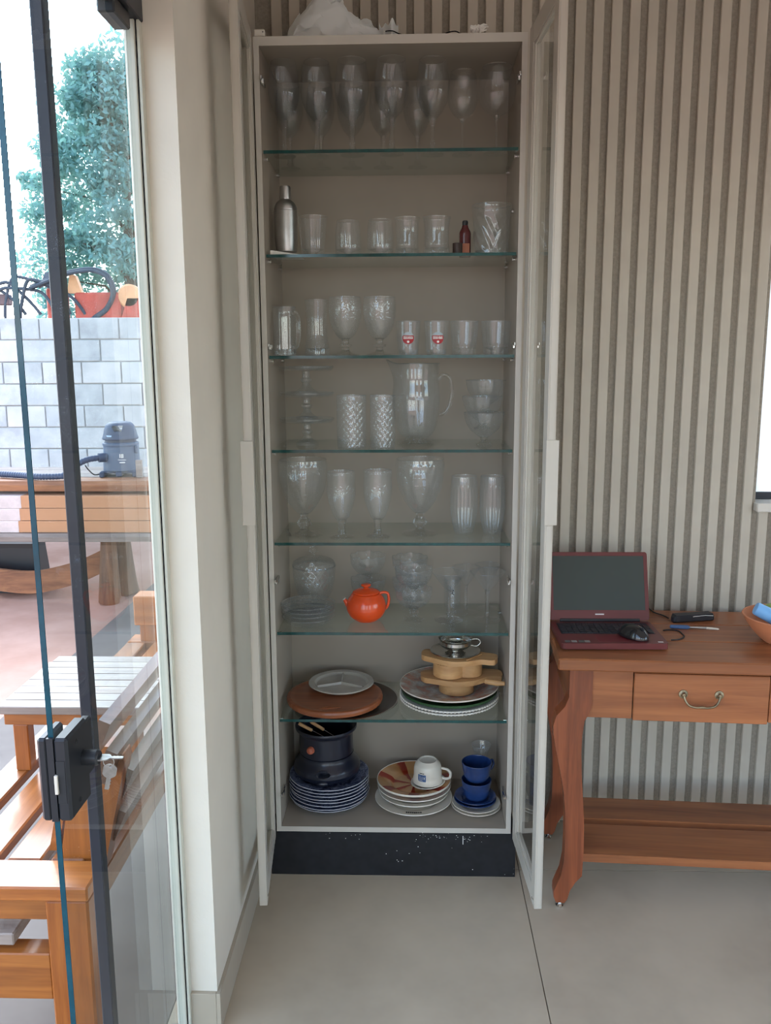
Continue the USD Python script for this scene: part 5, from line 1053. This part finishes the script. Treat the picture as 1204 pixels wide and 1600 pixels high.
cv = np.array(cs_p); tq = np.linspace(0, 1, 24); px_i = [np.interp(tq, np.linspace(0, 1, 5), cv[:, i]) for i in range(3)]
px_i = np.stack([PchipInterpolator(np.linspace(0, 1, 5), cv[:, i])(tq) for i in range(3)], -1)
sec = np.array([(-.022, -.075), (.022, -.07), (.022, .07), (-.022, .075)])
obj('stretcher', R_(cat_([grid_mesh(np.stack([px_i+[0, a, b_] for a, b_ in sec], 1), close_v=True)])), M['log_x'], rb)
bx = ['bottom', 'middle', 'top']
for k, (z0, z1) in enumerate(((.4535, .5285), (.5295, .6085), (.6095, .690))):
    g = thing('cardboard_box', f'long flat cardboard box, {bx[k]} one of three on the low log bench', 'box', (-2.35, 3.13, z0), .0, 'flat cardboard boxes')
    obj('carton', box(-.62, .80, -.165+.004*k, .16, 0, z1-z0, .003), M['cardboard'], g)
    obj('film_wrap', box(-.622, -.10+.012*k, -.167+.004*k, .162, -.0004*0, z1-z0+.0004, .003), M['film'], g)
    obj('flap_seam', box(-.08, .80, -.1662+.004*k, -.1645+.004*k, (z1-z0)*.02, (z1-z0)*.045), M['log'], g)
g = thing('black_crate', 'black plastic crate standing on the ground under the log bench', 'crate', (-2.62, 3.34, -.02))
obj('crate_body', hull([(sx*w, sy*w*.75, z) for z, w in ((0, .15), (.33, .125)) for sx in (-1, 1) for sy in (-1, 1)]), M['black_plastic'], g); obj('crate_rim', hull([(sx*w, sy*w*.78, z) for z, w in ((.31, .13), (.34, .13)) for sx in (-1, 1) for sy in (-1, 1)]), M['black_plastic'], g)
# vacuum cleaner
vo = np.array([-1.868, 3.28, .7815])
vc = thing('vacuum_cleaner', 'dark blue-grey drum vacuum cleaner with domed top, handle and hose, on the rustic table', 'vacuum cleaner', vo, .12)
def sqr(T, e=.34): return 1/(np.abs(np.cos(T))**(2/e*.6)+np.abs(np.sin(T))**(2/e*.6))**(e/2/.6)
def sqmod(k_): return lambda T, r, z, i: (r*(1+(sqr(T, .62)-1)*k_), z)
obj('wheel_base', cat_([box(-.125, -.095, -.12, .10, .0, .036, .006), box(.085, .118, -.12, .10, 0, .036, .006), box(-.02, .02, -.122, .10, .004, .036, .006), box(-.12, .115, -.10, .1, .024, .04, .004)]), M['vac_dark'], vc)
obj('drum', lathe(dense([(0, .036), (.112, .036), (.120, .042), (.116, .12), (.112, .196), (.116, .202), (.117, .214), (.108, .222), (0, .222)], 40), 64, sqmod(.6)), M['vac_grey'], vc, smooth=35)
obj('neck_ring', lathe([(0, .2205), (.100, .2205), (.100, .242), (0, .242)], 56, sqmod(.4)), M['vac_dark'], vc, smooth=35)
hd = lathe(dense([(0, .240), (.113, .240), (.116, .248), (.110, .266), (.102, .30), (.090, .332), (.066, .352), (0, .358)], 40), 64, sqmod(.4))
hole = hull([(x, y, z) for y in (-.2, .2) for x, z in ((-.032, .334), (.036, .334), (.030, .296), (-.018, .296), (-.034, .322))])
try: hd = trimesh.boolean.difference([hd, cat_([hole])], engine='manifold')
except Exception: pass
obj('motor_head', hd, M['vac_dark'], vc, smooth=35)
for k in range(6): obj('vent_rib', mv(box(-.002, .002, -.004, .004, 0, .05, .001), .018+k*.009, -.094+.0025*k, .246, rx=-.20), M['vac_grey'], vc)
obj('switch', hull([(-.07, -.098, .272), (-.032, -.106, .272), (-.064, -.1, .262), (-.038, -.108, .262), (-.07, -.085, .272), (-.032, -.09, .272), (-.064, -.09, .262), (-.038, -.09, .262)]), M['vac_light'], vc)
obj('clip', box(.095, .118, -.06, .0, .15, .205, .006), M['vac_grey'], vc)
fr_ = lambda x, z, w, h: box(x, x+w, -.1225, -.112, z, z+h, .0005)
obj('front_label', cat_([fr_(.012, .128, .006, .024), fr_(.022, .128, .005, .024), fr_(.031, .128, .004, .024), fr_(.022, .128, .014, .004), fr_(.022, .148, .014, .004)]), M['white_print'], vc)
tx = meshkit.text_mesh('Electrolux', .007, .001, bold=True); tx.apply_translation((-tx.bounds[:, 0].mean(), 0, 0)); tx.apply_scale((.05/tx.extents[0], 1, 1))
obj('white_lettering', mv(tx, .028, -.1222, .112, rx=PI/2), M['white_print'], vc)
obj('small_lettering', fr_(.01, .094, .034, .006), M['white_print'], vc)
obj('hose_port', mv(trimesh.creation.cylinder(.03, .05, sections=24), -.105, -.085, .128, ry=PI/2, rz=.5), M['vac_dark'], vc, smooth=40)
hs_ = [(-.125, -.095, .128), (-.17, -.12, .125), (-.23, -.15, .105), (-.29, -.18, .06), (-.34, -.2, .026), (-.46, -.19, .023), (-.62, -.10, .023), (-.78, -.02, .023)]
hrad = .0195+.0016*np.sin(np.arange(160)*1.5)
ht_ = np.array(hs_); tq = np.concatenate([[0], np.cumsum(np.linalg.norm(np.diff(ht_, axis=0), axis=1))]); qq = np.linspace(0, tq[-1], 160)
obj('hose', tube(np.stack([PchipInterpolator(tq, ht_[:, i])(qq) for i in range(3)], -1), hrad, 14), M['vac_dark'], vc, smooth=50)
obj('power_cord', tube([(-.115, -.02, .02), (-.16, -.06, .012), (-.19, -.11, .05), (-.205, -.135, .085)], .004, 8, smooth=20), M['rubber'], vc, smooth=60)
g = thing('wooden_offcut', 'small pale offcut of board standing by the vacuum cleaner', 'offcut', (-1.716, 3.16, .7815)); obj('board', box(-.02, .02, -.012, .012, 0, .115, .002), M['plank_grey'], g)
# red machine with hoses behind the wall
mo = np.array([-3.3, 7.2, -.02])
mc = thing('farm_machine', 'faded red machine with black hydraulic hoses showing above the block wall', 'machine', mo)
Q_ = lambda m: mv(m, -mo[0], -mo[1], -mo[2])
obj('chassis', Q_(cat_([box(-5.6, -2.3, 7.0, 7.5, .9, 1.9, .03), box(-4.6, -4.3, 7.05, 7.4, -.02, .95, .02), box(-2.9, -2.6, 7.05, 7.4, -.02, .95, .02)])), M['machine_grey'], mc)
obj('red_beam', Q_(box(-3.52, -3.03, 6.95, 7.2, 1.88, 2.225, .02)), M['machine_red'], mc)
obj('red_box', Q_(box(-3.83, -3.66, 6.97, 7.2, 1.88, 2.28, .02)), M['machine_red'], mc)
obj('red_guard', Q_(hull([(-3.05, 6.95, 1.88), (-2.5, 6.95, 1.88), (-2.95, 6.95, 2.16), (-2.5, 6.95, 2.16), (-3.05, 7.2, 1.88), (-2.5, 7.2, 1.88), (-2.95, 7.2, 2.16), (-2.5, 7.2, 2.16)])), M['machine_red'], mc)
obj('orange_fender', Q_(mv(lathe([(0, -.05), (.105, -.05), (.125, -.03), (.125, .03), (.105, .05), (0, .05)], 32), -2.935, 7.0, 2.185, rx=PI/2)), M['machine_orange'], mc, smooth=40)
obj('orange_arm', Q_(hull([(-3.60, 6.98, 2.22), (-3.44, 6.98, 2.22), (-3.56, 6.98, 2.42), (-3.5, 6.98, 2.40), (-3.6, 7.05, 2.22), (-3.44, 7.05, 2.22), (-3.56, 7.05, 2.42), (-3.5, 7.05, 2.40)])), M['machine_orange'], mc)
obj('drawbar', Q_(box(-5.2, -4.2, 6.9, 7.0, 2.10, 2.21, .01)), mat('brown_bar', s(104, 80, 78), .6), mc)
obj('bracket', Q_(hull([(-3.88, 6.93, 2.27), (-3.72, 6.93, 2.36), (-3.68, 6.93, 2.45), (-3.80, 6.93, 2.43), (-3.88, 6.97, 2.27), (-3.72, 6.97, 2.36), (-3.68, 6.97, 2.45), (-3.80, 6.97, 2.43)])), M['machine_grey'], mc)
lp = [(-3.95, 6.92, 2.28), (-3.72, 6.9, 2.36), (-3.5, 6.9, 2.43), (-3.3, 6.92, 2.455), (-3.14, 6.93, 2.39), (-3.09, 6.95, 2.24), (-3.17, 6.95, 2.06), (-3.32, 6.95, 1.95), (-3.42, 6.95, 1.85)]
obj('hydraulic_hose', Q_(tube(lp, .028, 12, smooth=60)), M['hose'], mc, smooth=50)
obj('hydraulic_hose', Q_(tube([(a, b_-.05, c_*.985+.02) for a, b_, c_ in lp[:6]]+[(-3.13, 6.9, 2.1)], .018, 10, smooth=50)), M['hose'], mc, smooth=50)
rg = random.Random(21)
for k in range(5):
    x0 = -4.75+k*.16; z0 = 2.16+rg.uniform(-.08, .08)
    obj('hydraulic_hose', Q_(tube([(x0, 6.95, 1.95), (x0+.05, 6.9, z0), (x0+.25+rg.uniform(-.1, .2), 6.88, z0+.16+rg.uniform(-.05, .08)), (x0+.55, 6.92, z0+.08), (x0+.7, 6.96, 2.0)], .014+.006*rg.random(), 8, smooth=30)), M['hose'], mc, smooth=50)
# tree
tc_ = np.array([-6.0, 17.0, -.02])
tr_ = thing('tree', 'tall leafy tree rising beyond the block wall', 'tree', tc_)
obj('trunk', tube([(0, 0, 0), (.05, .05, 1.5), (-.1, 0, 3.5), (0, .1, 5.5)], [.2, .17, .12, .04], 10, smooth=14), M['bark'], tr_, smooth=50)
rg2 = np.random.default_rng(7); br = []; cl = []
for k in range(26):
    z = 1.8+k*.22; a = k*2.4; r = 1.7*math.sin(min(1, (z-.8)/2.6)*PI/2)*(1-.55*max(0, (z-4.6)/3.2)); e = np.array([math.cos(a)*r*.8, math.sin(a)*r*.8, z+.5])
    br.append(tube([(0, 0, z-.3), tuple(e*[.5, .5, 1]-[0, 0, .1]), tuple(e)], [.05, .03, .012], 6))
obj('branch', cat_(br), M['bark'], tr_, smooth=50, kind='stuff')
for k in range(230):
    z = 1.6+6.0*rg2.random()**.9; rmax = 2.05*math.sin(min(1, (z-.6)/2.2)*PI/2)*(1-.62*max(0, (z-5.0)/2.8)**1.5); a = rg2.random()*2*PI; r = rmax*math.sqrt(rg2.random())
    cl.append((math.cos(a)*r, math.sin(a)*r, z, .26+.26*rg2.random()))
N = 170; C = np.repeat(np.array(cl), N, 0); d = rg2.normal(size=(len(C), 3)); d /= np.linalg.norm(d, axis=1, keepdims=True)
pos = C[:, :3]+d*(C[:, 3:]*rg2.random((len(C), 1))**.4)*[1.15, 1.15, .85]
a = rg2.normal(size=(len(C), 3)); a /= np.linalg.norm(a, axis=1, keepdims=True); b2 = np.cross(a, rg2.normal(size=(len(C), 3))); b2 /= np.linalg.norm(b2, axis=1, keepdims=True); sz = (.055+.035*rg2.random((len(C), 1)))
V = np.stack([pos-a*sz, pos+b2*sz*.45, pos+a*sz, pos-b2*sz*.45], 1).reshape(-1, 3); i4 = np.arange(len(C))*4
obj('foliage', (V, np.vstack([np.stack([i4, i4+1, i4+2], 1), np.stack([i4, i4+2, i4+3], 1)])), M['foliage'], tr_, kind='stuff')
